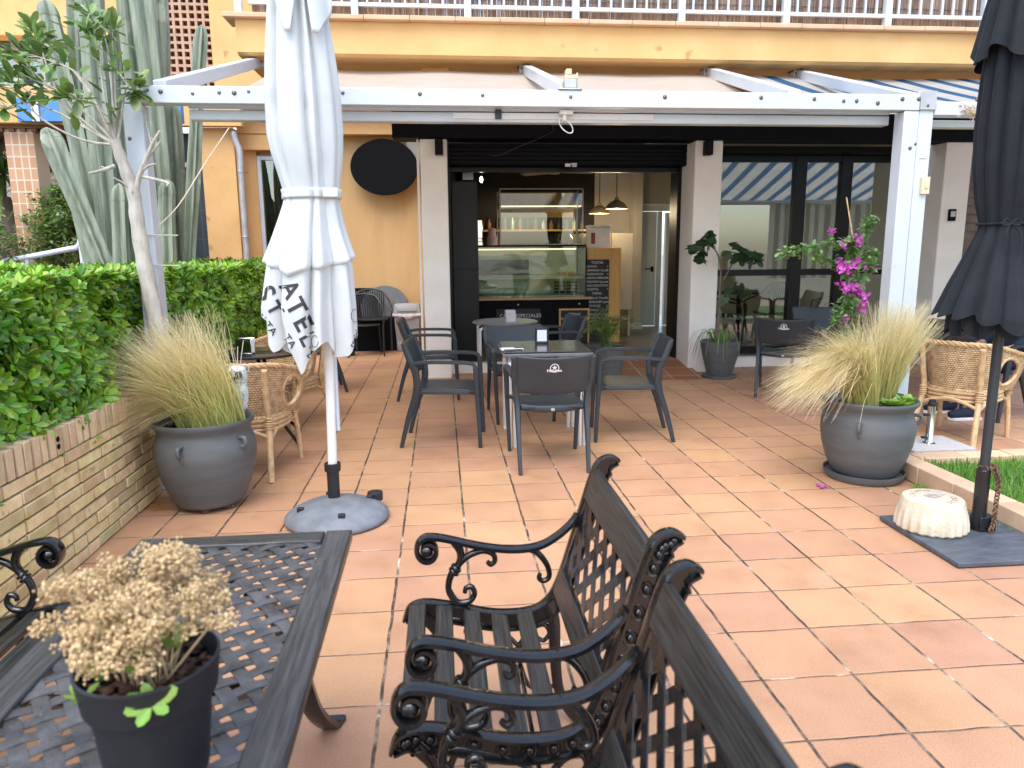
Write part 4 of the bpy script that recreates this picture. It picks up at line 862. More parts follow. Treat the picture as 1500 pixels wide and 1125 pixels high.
# round black table at left
lt = thing('round_table', 'round black bistro table between the rattan chairs', 'table', (-1.42, 5.85, 0))
W = MB(); W.lathe([(.001, .70), (.30, .70), (.315, .708), (.315, .718), (.305, .724), (.001, .724)], n=48); W.build('tabletop', TABBLK, lt)
for a in (-35, 55, 145, 235):
    c, s = math.cos(R(a)), math.sin(R(a)); W = MB(); W.tube([(c*.36, s*.36, .012), (c*.05, s*.05, .30), (c*.03, s*.03, .69)], .013, 8); W.build('leg', BLACKP, lt)
W = MB(); W.lathe([(.045, .27), (.045, .34)], n=16); W.box(-.1, .1, -.1, .1, .685, .699); W.build('hub', BLACKP, lt)
dispenser('steel napkin holder on the round black table', (-1.50, 5.72, .724), R(-12), STEEL, None, 1.25)
# ------------------------------------------------------------ black rattan stacking chairs and things by the ochre wall
def make_stack(label, loc, rz, group):
    t = thing('black_wicker_chair', label, 'chair', loc, rz, group)
    W = MB(); W.tube(cr_spline([(-.25, -.24, .42), (-.27, -.22, .6), (-.265, 0, .66), (-.25, .15, .72), (-.17, .25, .83), (0, .285, .86), (.17, .25, .83), (.25, .15, .72), (.265, 0, .66), (.27, -.22, .6), (.25, -.24, .42)], 6), .013, 8); W.build('top_rail', RESINB, t)
    W = MB()
    for i in range(13):
        x = -.19+i*.0317; W.tube(cr_spline([(x*.9, .20, .44), (x*.97, .235, .6), (x*1.02, .27-.3*x*x, .84-.7*x*x)], 4), .0095, 6)
    W.build('back_canes', RESINB, t)
    W = MB(); W.lathe([(.001, .43), (.22, .43), (.235, .445), (.22, .455), (.001, .45)], (0, -.01, 0), 28); W.build('seat', RESINB, t)
    for s in (-1, 1):
        for q in (-1, 1): W = MB(); W.tube([(s*.24, q*.24, 0), (s*.215, q*.21, .43)] if q > 0 else [(s*.25, -.25, 0), (s*.25, -.24, .43)], .012, 8); W.build('leg', RESINB, t)
    return t
sc_ = make_stack('black cane armchair in front of the leaning round tabletop', (-1.12, 10.72, 0), R(8), 'black cane armchairs stored by the ochre wall')
dup(sc_, (-1.02, 10.90, .06), R(8), 'second black cane armchair nested behind the first by the ochre wall')
for i, (x, y, a, l) in enumerate([(3.95, 9.95, 60, 'black cane armchair inside the shop window, leftmost of the indoor three'), (4.75, 10.3, -60, 'black cane armchair inside the shop window, behind the middle pane'), (5.55, 9.95, -100, 'black cane armchair inside the shop window, behind the right pane')]):
    dup(sc_, (x, y, .118), R(a), l, 'black cane armchairs inside the cafe')
it = thing('indoor_table', 'dark round table among the indoor chairs behind the glass', 'table', (4.3, 10.35, .118))
W = MB(); W.lathe([(.001, .72), (.34, .72), (.34, .745), (.001, .745)], n=32); W.build('tabletop', TABBLK, it)
W = MB(); W.tube([(0, 0, .02), (0, 0, .72)], .03, 10); W.lathe([(.22, 0), (.2, .02), (.03, .04)], n=24); W.build('pedestal', BLACKP, it)
dispenser('dark napkin box on the indoor table behind the glass', (4.25, 10.25, .863), 0, TABBLK, None, 1.2)
W = MB(); W.lathe([(.001, -.015), (.36, -.015), (.37, 0), (.36, .015), (.001, .015)], n=48); o = W.build('round_tabletop', TABEDGE, bevel=0); o.location = (-.86, 11.32, .6); o.rotation_euler = (R(80), 0, 0); tag(o, 'spare round grey tabletop leaning on the ochre wall', 'tabletop')
W = MB(); W.box(-1.52, -.86, 11.38, 11.42, .0, .93); W.box(-1.5, -.55, 11.1, 11.37, .0, .5); o = W.build('dark_board', NAVYP, loc=(-1.2, 11.4, 0), bevel=.005); tag(o, 'dark board and crate behind the black cane chairs', 'board')
flat_text([('MENU', -1.17, .85, .09, 'CENTER')], (0, 11.377, 0), 'chalk_writing', M('dim_chalk', (.16, .16, .16), (.22, .22, .22)), o)
W = MB(); W.lathe([(.001, 0), (.15, 0), (.15, .05), (.05, .1), (.03, .3)], (-1.42, 10.7, 0), 24); tag(W.build('umbrella_stand', RESINB, loc=(-1.42, 10.7, 0)), 'black round parasol foot beside the stacked cane chairs', 'parasol base')
bn = thing('waste_bin', 'grey swing top waste bin with pale bag in front of the ochre wall', 'bin', (-.52, 11.15, 0))
W = MB(); n = 5
def sqr(z, a, b): return [(-a, -b, z), (a, -b, z), (a, b, z), (-a, b, z)]
W.add(sqr(0, .16, .14)+sqr(.52, .19, .165), [(0, 1, 2, 3), (0, 4, 5, 1), (1, 5, 6, 2), (2, 6, 7, 3), (3, 7, 4, 0), (4, 7, 6, 5)]); W.build('body', BINP, bn, bevel=.015)
W = MB(); W.add(sqr(.565, .20, .175)+sqr(.70, .185, .13), [(0, 1, 2, 3), (0, 4, 5, 1), (1, 5, 6, 2), (2, 6, 7, 3), (3, 7, 4, 0), (4, 7, 6, 5)]); W.build('lid', BINP, bn, bevel=.012)
W = MB(); W.add([(-.15, -.178, .60), (.15, -.178, .60), (.14, -.150, .685), (-.14, -.150, .685)], [(0, 1, 2, 3)]); W.build('flap', BINP, bn, solid=.008, bevel=.003)
W = MB()
def bag(u, v):
    a = 2*PI*u; cx, sx = math.cos(a), math.sin(a); k = 1/max(abs(cx), abs(sx)*1.1); z = .57-v*(.075+.03*math.sin(a*3)); r = .195+.035*math.sin(PI*v)*1+.008*math.sin(a*14)
    return (cx*k*r, sx*k*r*.92, z)
W.grid(bag, 60, 6, cu=True); W.build('bag', BAGP, bn, smooth=60, solid=.004)
m_ = MB(); vs, fs = text_geo('LA HIGUERA', .052, .0008, 2); m_.add([(a, -.1555-(b+.14)*.047, .13+b) for a, b in vs], fs)
for k in range(5):
    a = R(90+(k-2)*50); c = Vector((0, -.1615, .215)); d = Vector((math.cos(a), 0, math.sin(a))); sd = Vector((-d.z, 0, d.x)); m_.add([c, c+d*.03+sd*.011, c+d*.055, c+d*.03-sd*.011], [(0, 1, 2, 3)])
m_.build('lettering', PRINTW, bn, smooth=None, fix=False)
# ------------------------------------------------------------ cast iron benches (local front = -Y, width along X)
def spiral(c, r0, r1, a0, a1, n=22):
    return [(c[0]+(r0+(r1-r0)*i/n)*math.cos(a0+(a1-a0)*i/n), c[1]+(r0+(r1-r0)*i/n)*math.sin(a0+(a1-a0)*i/n)) for i in range(n+1)]
def make_bench(label, loc, rz, w=.60, group='black cast iron benches round the lattice table'):
    t = thing('iron_bench', label, 'bench', loc, rz, group); hw = w/2; t.scale = (1, .88, 1)
    SEC = rrect(.019, .009, .35)
    for s in (-1, 1):
        X = s*hw
        def P(l): return [Vector((X, a, b)) for a, b in l]
        side = MB()
        # seat and back side member with rims and studs
        mem = cr_spline(P([(-.335, .385), (-.315, .425), (-.26, .440), (-.16, .425), (-.02, .395), (.10, .395), (.165, .425), (.205, .49), (.245, .60), (.285, .72), (.32, .82), (.345, .865), (.385, .88), (.415, .868)]), 6); n = len(mem)
        side.sweep(mem, rrect(.020, .006, .4), (1, 0, 0))
        inn = []
        for i, p in enumerate(mem):
            tg = (mem[min(i+1, n-1)]-mem[max(i-1, 0)]).normalized(); nn = Vector((1, 0, 0)).cross(tg); k = i/(n-1)
            wd = .052 if .08 < k < .9 else .052*max(.0, min(k/.08, (1-k)/.1))+.008
            inn.append(p-nn*wd)
        side.sweep(inn, rrect(.019, .005, .4), (1, 0, 0))
        for i in range(n-1):
            side.add([mem[i]+Vector((d, 0, 0)) for d in (-.006, .006)]+[mem[i+1]+Vector((d, 0, 0)) for d in (-.006, .006)]+[inn[i]+Vector((d, 0, 0)) for d in (-.006, .006)]+[inn[i+1]+Vector((d, 0, 0)) for d in (-.006, .006)], [(0, 2, 6, 4), (1, 5, 7, 3)])
        for i in range(5, n-3, 3):
            c = mem[i].lerp(inn[i], .5); c.x += s*.007; side.ball(c, .0115, 10, 6, sc=(.8, 1, 1)); side.ring((c.x-s*.002, c.y, c.z), .018, .0035, (1, 0, 0), n=14, m=5)
        side.build('side_frame', IRON, t, smooth=50)
        # arm
        arm = MB(); sp = spiral((-.245, .607), .012, .043, PI*.5+3.2*PI, PI*.5, 34)
        sp = [(c[0], c[1]) for c in sp]
        line = cr_spline(P(sp[-1:]+[(-.19, .643), (-.06, .612), (.05, .598), (.14, .606), (.205, .637), (.25, .672), (.272, .70)]), 6)
        arm.sweep(P(sp)[:-1]+line, rrect(.021, .009, .4), (1, 0, 0), [.45+.55*min(1, i/18) for i in range(len(sp)-1+len(line))])
        arm.tube(P([(-.262, .607), (-.245, .607)]), .02, 8)
        arm.ball((X, -.245, .607), .019, 10, 6, sc=(1.1, 1, 1))
        arm.build('armrest', IRON, t, smooth=50)
        sc2 = MB()
        def tb(l, r, k=6): p = cr_spline(P(l), k); m_ = len(p); sc2.tube(p, [r*(1-.35*i/(m_-1)) for i in range(m_)], 8)
        # arm support: S with curl at the foot
        tb([(-.155, .632), (-.135, .60), (-.137, .565), (-.17, .52), (-.178, .475), (-.16, .44)], .0155)
        tb([(-.178, .475), (-.15, .435), (-.108, .435), (-.088, .458), (-.098, .482), (-.118, .478), (-.122, .464)], .012)
        tb([(-.14, .56), (-.105, .585), (-.06, .598), (-.025, .588), (-.015, .565), (-.03, .552), (-.042, .562)], .012)
        sc2.ring((X, -.158, .535), .015, .006, (0, .7, 1), n=12); sc2.ring((X, -.15, .546), .015, .006, (0, .7, 1), n=12)
        tb([(.09, .60), (.13, .585), (.165, .545), (.175, .505), (.155, .49), (.138, .50), (.143, .515)], .0115)
        # scrolls under the seat with a small heart
        tb([(-.22, .36), (-.17, .38), (-.08, .36), (0, .33), (.06, .28), (.075, .25)], .011)
        tb([(-.17, .37), (-.185, .32), (-.15, .285), (-.11, .295), (-.105, .33), (-.13, .335)], .010)
        tb([(.07, .28), (.11, .33), (.155, .345), (.175, .315), (.155, .29), (.135, .30)], .010)
        h = [(.07+.028*(16*math.sin(a) ** 3)/16, .245+.026*(13*math.cos(a)-5*math.cos(2*a)-2*math.cos(3*a)-math.cos(4*a))/16) for a in [2*PI*i/24 for i in range(25)]]
        sc2.tube(P(h), .0085, 7)
        for dy in (-.05, .05): sc2.ring((X, .07+dy, .225), .022, .0075, (1, 0, 0), n=16)
        tb([(.07, .21), (.06, .14), (.0, .10), (-.10, .105), (-.21, .16)], .010); tb([(.07, .21), (.1, .14), (.16, .12), (.2, .14)], .010)
        sc2.build('scroll_support', IRON, t, smooth=60)
        lg = MB(); p = cr_spline(P([(-.27, .40), (-.215, .33), (-.225, .22), (-.27, .10), (-.30, .02), (-.325, 0.004)]), 6); lg.sweep(p, rrect(.016, .02, .3), (1, 0, 0), [1-.4*i/len(p) for i in range(len(p))]); lg.build('leg', IRON, t, smooth=50)
        lg = MB(); p = cr_spline(P([(.165, .42), (.19, .36), (.195, .25), (.21, .12), (.26, .03), (.30, .004)]), 6); lg.sweep(p, rrect(.016, .023, .3), (1, 0, 0), [1-.35*i/len(p) for i in range(len(p))]); lg.build('leg', IRON, t, smooth=50)
    for y, z, a in ((-.285, .432, 4), (-.195, .425, -6), (-.1, .405, -12), (-.005, .387, -8), (.085, .388, 8)):
        W = MB(); W.box(-hw+.012, hw-.012, y-.029, y+.029, z-.009, z+.010, rot=Matrix.Rotation(R(a), 3, 'X')); W.build('seat_slat', SLATX, t, bevel=.004)
        W = MB()
        for s in (-1, 1): W.ball((s*(hw-.06), y, z+.0105), .006, 8, 4, sc=(1, 1, .5))
    # back: plane from (y .185,z .47) to (.325,.84)
    b0 = Vector((0, .196, .455)); b1 = Vector((0, .335, .845)); d = (b1-b0); L = d.length; d.normalize(); nrm = Vector((0, d.z, -d.y))
    def bp(x, v, h=0): return b0+Vector((x, 0, 0))+d*v+nrm*h
    def board(v0, v1, name, th=.024):
        W = MB(); vs = [bp(x, v, h) for h in (-th/2, th/2) for v in (v0, v1) for x in (-hw+.012, hw-.012)]
        W.add(vs, [(0, 2, 3, 1), (4, 5, 7, 6), (0, 1, 5, 4), (2, 6, 7, 3), (0, 4, 6, 2), (1, 3, 7, 5)]); W.build(name, SLATX, t, bevel=.005)
    board(.0, .085, 'back_rail'); board(L-.095, L+.005, 'back_rail')
    lat = MB(); xa, xb, va, vb = -hw+.03, hw-.03, .075, L-.085
    k0 = 0
    for dirn in (1, -1):
        tn = Vector((.707, .707*dirn))
        nn = Vector((-tn.y, tn.x)); c0 = Vector(((xa+xb)/2, (va+vb)/2))
        for i in range(-16, 17):
            o = c0+nn*(i*.070); ts = []
            for ax, lo, hi in ((0, xa, xb), (1, va, vb)):
                if abs(tn[ax]) > 1e-6: ts.append(sorted(((lo-o[ax])/tn[ax], (hi-o[ax])/tn[ax])))
            t0 = max(x[0] for x in ts); t1 = min(x[1] for x in ts)
            if t1-t0 < .02: continue
            m_ = max(2, int((t1-t0)/.023)); pts = []
            hs = .0022*dirn
            wd = .0145
            A = o+tn*t0; B = o+tn*t1
            vs = [bp(q.x, q.y, hs+e) for q in (A-nn*wd, A+nn*wd, B+nn*wd, B-nn*wd) for e in (-.002, .002)]
            lat.add(vs, [(0, 2, 4, 6), (1, 7, 5, 3), (0, 1, 3, 2), (4, 5, 7, 6), (2, 3, 5, 4), (0, 6, 7, 1)])
    for x0, x1, v0, v1 in ((xa-.012, xa+.008, va, vb), (xb-.008, xb+.012, va, vb), (xa, xb, va-.006, va+.012), (xa, xb, vb-.012, vb+.006)):
        vs = [bp(x, v, h) for h in (-.008, .008) for v in (v0, v1) for x in (x0, x1)]; lat.add(vs, [(0, 2, 3, 1), (4, 5, 7, 6), (0, 1, 5, 4), (2, 6, 7, 3), (0, 4, 6, 2), (1, 3, 7, 5)])
    lat.build('back_lattice', IRON, t, smooth=40)
    W = MB(); W.tube([(-hw, .07, .20), (hw, .07, .20)], .008, 8); W.build('tie_rod', IRON, t)
    return t
BZ = R(-90)
make_bench('black iron seat with lattice back, farther of the two right of the table', (.155, 1.80, 0), BZ, .60)
make_bench('black iron seat with blue paint chips, nearest the camera at the bottom edge', (.135, 1.03, 0), BZ, .60)
make_bench('black iron bench between the lattice table and the brick wall', (-1.41, 1.66, 0), R(90), 1.08)
# ------------------------------------------------------------ lattice table
lt2 = thing('lattice_table', 'low black table with woven lattice top and dark board frame', 'table', (-.565, 1.34, 0), R(.5))
hx, hy, zt = .295, .72, .70
for x0, x1, y0, y1, nm in ((-hx, -hx+.075, -hy, hy, 'Y'), (hx-.075, hx, -hy, hy, 'Y')):
    W = MB(); W.box(x0, x1, y0, y1, zt-.032, zt); W.build('edge_board', SLATY, lt2, bevel=.006)
for y0, y1 in ((-hy, -hy+.07), (hy-.07, hy)):
    W = MB(); W.box(-hx+.077, hx-.077, y0, y1, zt-.031, zt-.001); W.build('edge_board', SLATX, lt2, bevel=.006)
W = MB(); x0, x1, y0, y1 = -hx+.05, hx-.05, -hy+.05, hy-.05
def lattice_top(W, ang, zc, amp, ph):
    tn = Vector((math.cos(ang), math.sin(ang))); nn = Vector((-tn.y, tn.x)); pitch = .0455
    for i in range(-34, 35):
        o = nn*(i*pitch); ts = []
        for ax, lo, hi in ((0, x0, x1), (1, y0, y1)): ts.append(sorted(((lo-o[ax])/tn[ax], (hi-o[ax])/tn[ax])))
        t0 = max(q[0] for q in ts); t1 = min(q[1] for q in ts)
        if t1-t0 < .012: continue
        n = max(2, int((t1-t0)/(pitch/4))); path = []
        for k in range(n+1):
            tt = t0+(t1-t0)*k/n; p = o+tn*tt; path.append(Vector((p.x, p.y, zc+amp*math.cos(PI*(tt/pitch+i+ph)))))
        W.sweep(path, rrect(.0135, .0017, .3), (nn.x, nn.y, 0))
lattice_top(W, R(32), zt-.010, .0019, 0); lattice_top(W, R(122), zt-.010, .0019, 1)
W.build('lattice_top', TABIRON, lt2, smooth=50)
for s in (-1, 1):
    for q in (-1, 1):
        W = MB(); p = cr_spline([(s*.08, q*.42, .66), (s*.115, q*.50, .55), (s*.14, q*.60, .35), (s*.155, q*.70, .14), (s*.185, q*.80, .015), (s*.20, q*.845, .008)], 6); W.sweep(p, rrect(.024, .011, .3), (1, 0, 0), [.9+.35*i/len(p) for i in range(len(p))]); W.build('leg', IRON, lt2, smooth=50)
W = MB(); W.box(-.2, .2, -.02, .02, .645, .664); W.box(-.02, .02, -.5, -.025, .645, .664); W.box(-.02, .02, .025, .5, .645, .664); W.build('under_brace', IRON, lt2)
# ------------------------------------------------------------ dried plant in black pot on the table
pc = Vector((-.452, 1.055, .705)); dp = thing('potted_succulent', 'black plastic pot with dried tan flower heads on the lattice table', 'potted plant', tuple(pc))
W = MB(); W.lathe([(.001, 0), (.066, 0), (.072, .01), (.085, .135), (.094, .14), (.101, .195), (.097, .197), (.090, .15), (.082, .15), (.001, .152)], n=48); W.build('pot', POTB, dp, smooth=40)
W = MB()
for i in range(260):
    a = U(0, 2*PI); r = .088*math.sqrt(U(0, 1)); s = U(.004, .010); W.ball((r*math.cos(a), r*math.sin(a), .155+U(0, .016)), s, 6, 4, sc=(1, U(.6, 1.2), .6))
W.build('bark_mulch', SOIL, dp, smooth=60)
st = MB(); fl = MB()
for i in range(46):
    a = U(0, 2*PI); sp_ = U(.25, 1.0); h = U(.10, .19)*(1.12-.35*sp_); tip = Vector((math.cos(a)*.118*sp_, math.sin(a)*.105*sp_, .165+h))
    b = Vector((U(-.03, .03), U(-.03, .03), .155)); mid = b.lerp(tip, .5)+Vector((U(-.01, .01), U(-.01, .01), .01)); st.tube([b, mid, tip], [.0022, .0018, .0014], 5)
    for j in range(9):
        bt = tip+Vector((U(-.024, .024), U(-.024, .024), U(-.014, .014))); st.tube([mid.lerp(tip, .7), bt], .0009, 4)
        for k in range(20):
            c = bt+Vector((random.gauss(0, .0068), random.gauss(0, .0068), random.gauss(.001, .005))); r = U(.0013, .0031); fl.ball(c, r, 5, 4, sc=(1, 1, U(.7, 1.3)))
st.build('dry_stem', DRYF, dp); fl.build('dry_flowers', DRYF, dp, smooth=60)
W = MB()
def rosette(W, c, n, L, w, tilt, up=Vector((0, 0, 1))):
    x = up.orthogonal().normalized(); y = up.cross(x); a0 = U(0, 6)
    for k in range(n):
        a = a0+k*2.4; d = (x*math.cos(a)+y*math.sin(a))*math.cos(tilt)+up*math.sin(tilt); l = L*U(.75, 1.05)
        W.leaf(c, d, up, l, l*w, .3)
rosette(W, Vector((.035, -.088, .175)), 6, .040, .55, .35, Vector((.1, -.75, .65)).normalized())
rosette(W, Vector((-.055, -.03, .18)), 7, .06, .3, .9); rosette(W, Vector((.0, -.05, .2)), 8, .055, .4, .9); rosette(W, Vector((.05, -.02, .22)), 7, .05, .4, .8); rosette(W, Vector((-.02, .0, .2)), 7, .05, .4, .7); rosette(W, Vector((-.075, -.05, .165)), 4, .035, .4, .5); rosette(W, Vector((-.06, .03, .22)), 6, .045, .4, .7); rosette(W, Vector((.03, .02, .2)), 6, .05, .45, .9)
W.build('succulent_leaves', SUCC, dp, smooth=60, fix=False)
# ------------------------------------------------------------ big grey pots
def big_pot(name, label, c, R0, H, belly, lugs=(), saucer=False):
    t = thing(name, label, 'plant pot', c)
    pr = [(.001, 0), (.66*R0*1.0, 0), (.70*R0, .015)]
    for z, r in belly: pr.append((r*R0, z*H))
    pr += [(.93*R0, .90*H), (.90*R0, .875*H), (.76*R0, .86*H), (.001, .86*H)]
    W = MB(); W.lathe(pr, n=64, fun=lambda a, z: 1+.004*math.sin(3*a+z*9)+.002*math.sin(z*260)); W.build('body', POTG, t, smooth=60)
    W = MB(); W.lathe([(.001, .865*H), (.78*R0, .868*H)], n=40, caps=(0, 0)); 
    for i in range(240): a = U(0, 2*PI); r = .85*R0*math.sqrt(U(0, 1)); W.ball((r*math.cos(a), r*math.sin(a), .87*H+U(0, .01)), U(.006, .014), 6, 4)
    W.build('soil', SOIL, t, smooth=60)
    for az, z in lugs:
        W = MB(); a = R(az); rr = lerpl([b[0] for b in belly], [b[1] for b in belly], z)*R0; d = Vector((math.cos(a), math.sin(a), 0)); s = Vector((-d.y, d.x, 0)); p = d*rr+Vector((0, 0, z*H))
        W.tube(cr_spline([p-d*.01+Vector((0, 0, .03)), p+d*.03+Vector((0, 0, .028)), p+d*.035, p+d*.022-Vector((0, 0, .02)), p-d*.005-Vector((0, 0, .018))], 5), .012, 8)
        W.tube(cr_spline([p-Vector((0, 0, .015))+d*.006, p-Vector((0, 0, .05))+d*.003+s*.006, p-Vector((0, 0, .07))+d*.002], 4), [.011, .011, .010, .010, .009, .009, .008, .007, .005], 7); W.build('lug', POTG, t, smooth=60)
    if saucer:
        W = MB(); W.lathe([(.001, -.03), (.80*R0, -.03), (.86*R0, -.005), (.88*R0, .02), (.85*R0, .02), (.82*R0, -.002), (.001, -.004)], n=56); o = W.build('saucer', POTG, t, smooth=50)
    return t
BEL1 = [(.06, .72), (.2, .83), (.40, .95), (.58, 1.0), (.72, .99), (.80, .94), (.86, .905), (.90, .93), (.94, .985), (.975, 1.0), (1.0, .985), (.99, .95)]
lp = big_pot('grey_pot', 'large grey glazed pot of feather grass against the brick wall', (-1.415, 4.37, .03), .285, .51, BEL1, [(-100, .72), (-30, .75), (60, .74), (160, .74)])
W = MB()
for k in range(5):
    a = R(-140+k*55); c = (-1.415+.15*math.cos(a), 4.37+.15*math.sin(a), .018)
    for j in range(5): W.ball((c[0]+U(-.02, .02), c[1]+U(-.02, .02), .014), U(.012, .02), 8, 5)
tag(W.build('pot_feet', M('brown_lava_stone', (.09, .05, .04), (.17, .10, .08), rough=.9, scale=60, bump=1), loc=(-1.415, 4.37, 0)), 'rough brown stones under the left grey pot', 'pot feet')
BEL2 = [(.06, .74), (.22, .86), (.42, .965), (.58, 1.0), (.70, .99), (.78, .94), (.83, .90), (.86, .92), (.88, .92), (.90, .95), (.95, 1.02), (.98, 1.03), (1.0, 1.01), (.99, .96)]
rp = big_pot('grey_pot', 'large grey pot on a saucer with feather grass and bougainvillea by the right post', (2.745, 4.42, .034), .285, .50, BEL2, [(-130, .70), (-25, .74), (60, .74), (175, .84)], True)
# ------------------------------------------------------------ feather grass
def grass(name, label, base, specs, cat='grass clump'):
    W = MB(); hv = []
    for n, br, fn in specs:
        for i in range(n):
            a = U(0, 2*PI); r = br*math.sqrt(U(0, 1)); p0 = Vector((r*math.cos(a), r*math.sin(a), U(-.02, .01)))+fn[0]
            tip, L = fn[1](); lift = fn[2]()
            c1 = p0+Vector((tip.x*.12, tip.y*.12, lift)); pts = []
            for k in range(8):
                t = k/7; pts.append(p0*(1-t) ** 2+c1*2*t*(1-t)+(p0*.35+tip)*t*t+Vector((U(-1, 1), U(-1, 1), U(-1, 1)))*.006*t)
            w0 = U(.0014, .0030); sd = Vector((U(-1, 1), U(-1, 1), 0)).normalized(); vs = []
            for k, p in enumerate(pts): w = w0*(1-.75*(k/7)); vs += [p-sd*w, p+sd*w]
            W.add(vs, [(2*k, 2*k+1, 2*k+3, 2*k+2) for k in range(7)]); hv += [x for k in range(8) for x in (min(1, k/7*U(.85, 1.15)),)*2]
    o = W.build(name, STRAW, loc=None, smooth=None, fix=False); o.location = base
    at = o.data.attributes.new('h', 'FLOAT', 'POINT'); at.data.foreach_set('value', hv); return tag(o, label, cat)
Z0 = Vector((0, 0, 0))
def tipL():
    a = random.betavariate(1.9, 1.5)       # 0 = upright/right .. 1 = far left and low
    L = U(.42, .72)*(1 if a < .8 else .85); ang = R(78+a*105); dy = random.gauss(-.04, .17)
    z = L*math.sin(ang)*1.0
    return Vector((L*math.cos(ang)*.92, dy, max(z, -.05))), L
grass('feather_grass', 'straw coloured feather grass swept to the left in the left grey pot', (-1.40, 4.36, .47), [(4200, .19, (Vector((.04, 0, 0)), tipL, lambda: U(.22, .42)))])
def tipR1():
    a = random.betavariate(2, 1.3); L = U(.45, .70); ang = R(86+a*86); dy = random.gauss(-.1, .16); z = L*math.sin(ang)*.86-.06*a*a
    return Vector((L*math.cos(ang)*1.0, dy, z)), L
def tipR2():
    L = U(.45, .68); return Vector((random.gauss(.10, .12), random.gauss(0, .12), L)), L
grass('feather_grass', 'golden feather grass drooping to the left over the rim of the right grey pot', (2.70, 4.38, .48), [(2700, .10, (Vector((-.06, -.05, 0)), tipR1, lambda: U(.38, .55)))])
grass('feather_grass', 'upright greener feather grass beside the right white post', (2.86, 4.46, .48), [(1300, .07, (Vector((0, 0, 0)), tipR2, lambda: U(.15, .3)))])
W = MB()
for i in range(12): rosette(W, Vector((2.86+U(-.09, .09), 4.26+U(-.05, .06), .49+U(0, .02))), 9, .085, .42, U(.3, .9))
tag(W.build('succulent', SUCC, loc=(2.86, 4.26, .48), smooth=60, fix=False), 'bright green succulent rosettes at the right rim of the right pot', 'succulent')
# ------------------------------------------------------------ bougainvillea
bg = thing('bougainvillea', 'slender bougainvillea with magenta bracts tied to a cane', 'plant', (2.60, 4.50, .48))
YB = 4.5
W = MB(); W.tube([(2.66, 4.5, .46), gy(1262, 430, YB), gy(1240, 289, YB)], [.007, .006, .004], 7); W.build('cane', CANE, bg, world=True)
st = MB(); lf = MB(); br = MB()
paths = [[(1262, 560), (1255, 500), (1245, 455), (1240, 400), (1250, 370), (1240, 350)], [(1250, 372), (1225, 358), (1195, 360), (1165, 367), (1148, 370)], [(1250, 370), (1262, 350), (1272, 330), (1278, 320)], [(1248, 400), (1225, 385), (1200, 375), (1195, 372)], [(1250, 385), (1270, 375), (1280, 368)], [(1247, 420), (1268, 400), (1278, 388)], [(1245, 440), (1230, 460), (1225, 470)]]
for k, pth in enumerate(paths):
    P = cr_spline([gy(x, y, YB+U(-.06, .06)) for x, y in pth], 6); st.tube(P, [.006*(1-.6*i/len(P))+.001 for i in range(len(P))], 6)
    for i, p in enumerate(P):
        if k == 0 and i < 12: continue
        for j in range(6 if k else 9):
            q = p+Vector((U(-.03, .03), U(-.03, .03), U(-.03, .03))); d = Vector((U(-1, 1), U(-1, 1), U(-.7, .5))).normalized(); lf.leaf(q, d, Vector((0, 0, 1)), U(.028, .055), U(.018, .034), .3)
for px, py, n, s in [(1219, 340, 4, .015), (1252, 355, 9, .03), (1236, 358, 3, .015), (1243, 388, 13, .04), (1232, 395, 7, .025), (1245, 425, 15, .04), (1258, 432, 9, .03), (1262, 440, 6, .02), (1264, 450, 5, .02), (1238, 420, 6, .025), (1278, 392, 3, .015), (1236, 470, 4, .02)]:
    c = gy(px, py, YB-.03)
    for i in range(n):
        q = c+Vector((random.gauss(0, s*.6), random.gauss(0, s*.6), random.gauss(0, s*.6))); up = Vector((U(-1, 1), U(-1.3, .3), U(-.4, 1))).normalized(); x = up.orthogonal().normalized(); y = up.cross(x); a0 = U(0, 6)
        for j in range(3):
            a = a0+j*2*PI/3; d = x*math.cos(a)+y*math.sin(a)+up*.5; br.leaf(q, d, up, U(.028, .04), U(.022, .03), .35)
for i in range(40):
    p = gy(1240+U(-18, 18), 460+U(-18, 40), YB+U(-.1, .1)); d = Vector((U(-1, 1), U(-1, 1), U(-.2, .6))).normalized(); [lf.leaf(p+Vector((U(-.03, .03), U(-.03, .03), U(-.03, .03))), Vector((U(-1, 1), U(-1, 1), U(-.4, .6))).normalized(), Vector((0, 0, 1)), U(.028, .05), U(.018, .03), .3) for _ in range(5)]
st.build('stems', LEAFV, bg, world=True); lf.build('leaves', LEAFV, bg, world=True, smooth=60, fix=False); br.build('bracts', MAGENTA, bg, world=True, smooth=60, fix=False)
W = MB(); p = gz(1204, 714, .004)
for j in range(3): a = j*2.1; W.leaf(p+Vector((0, 0, .002)), Vector((math.cos(a), math.sin(a), .35)), Vector((0, 0, 1)), .045, .035, .3)
tag(W.build('fallen_bract', MAGENTA, loc=tuple(p), smooth=60, fix=False), 'single fallen magenta bract on the terrace tiles', 'petal')
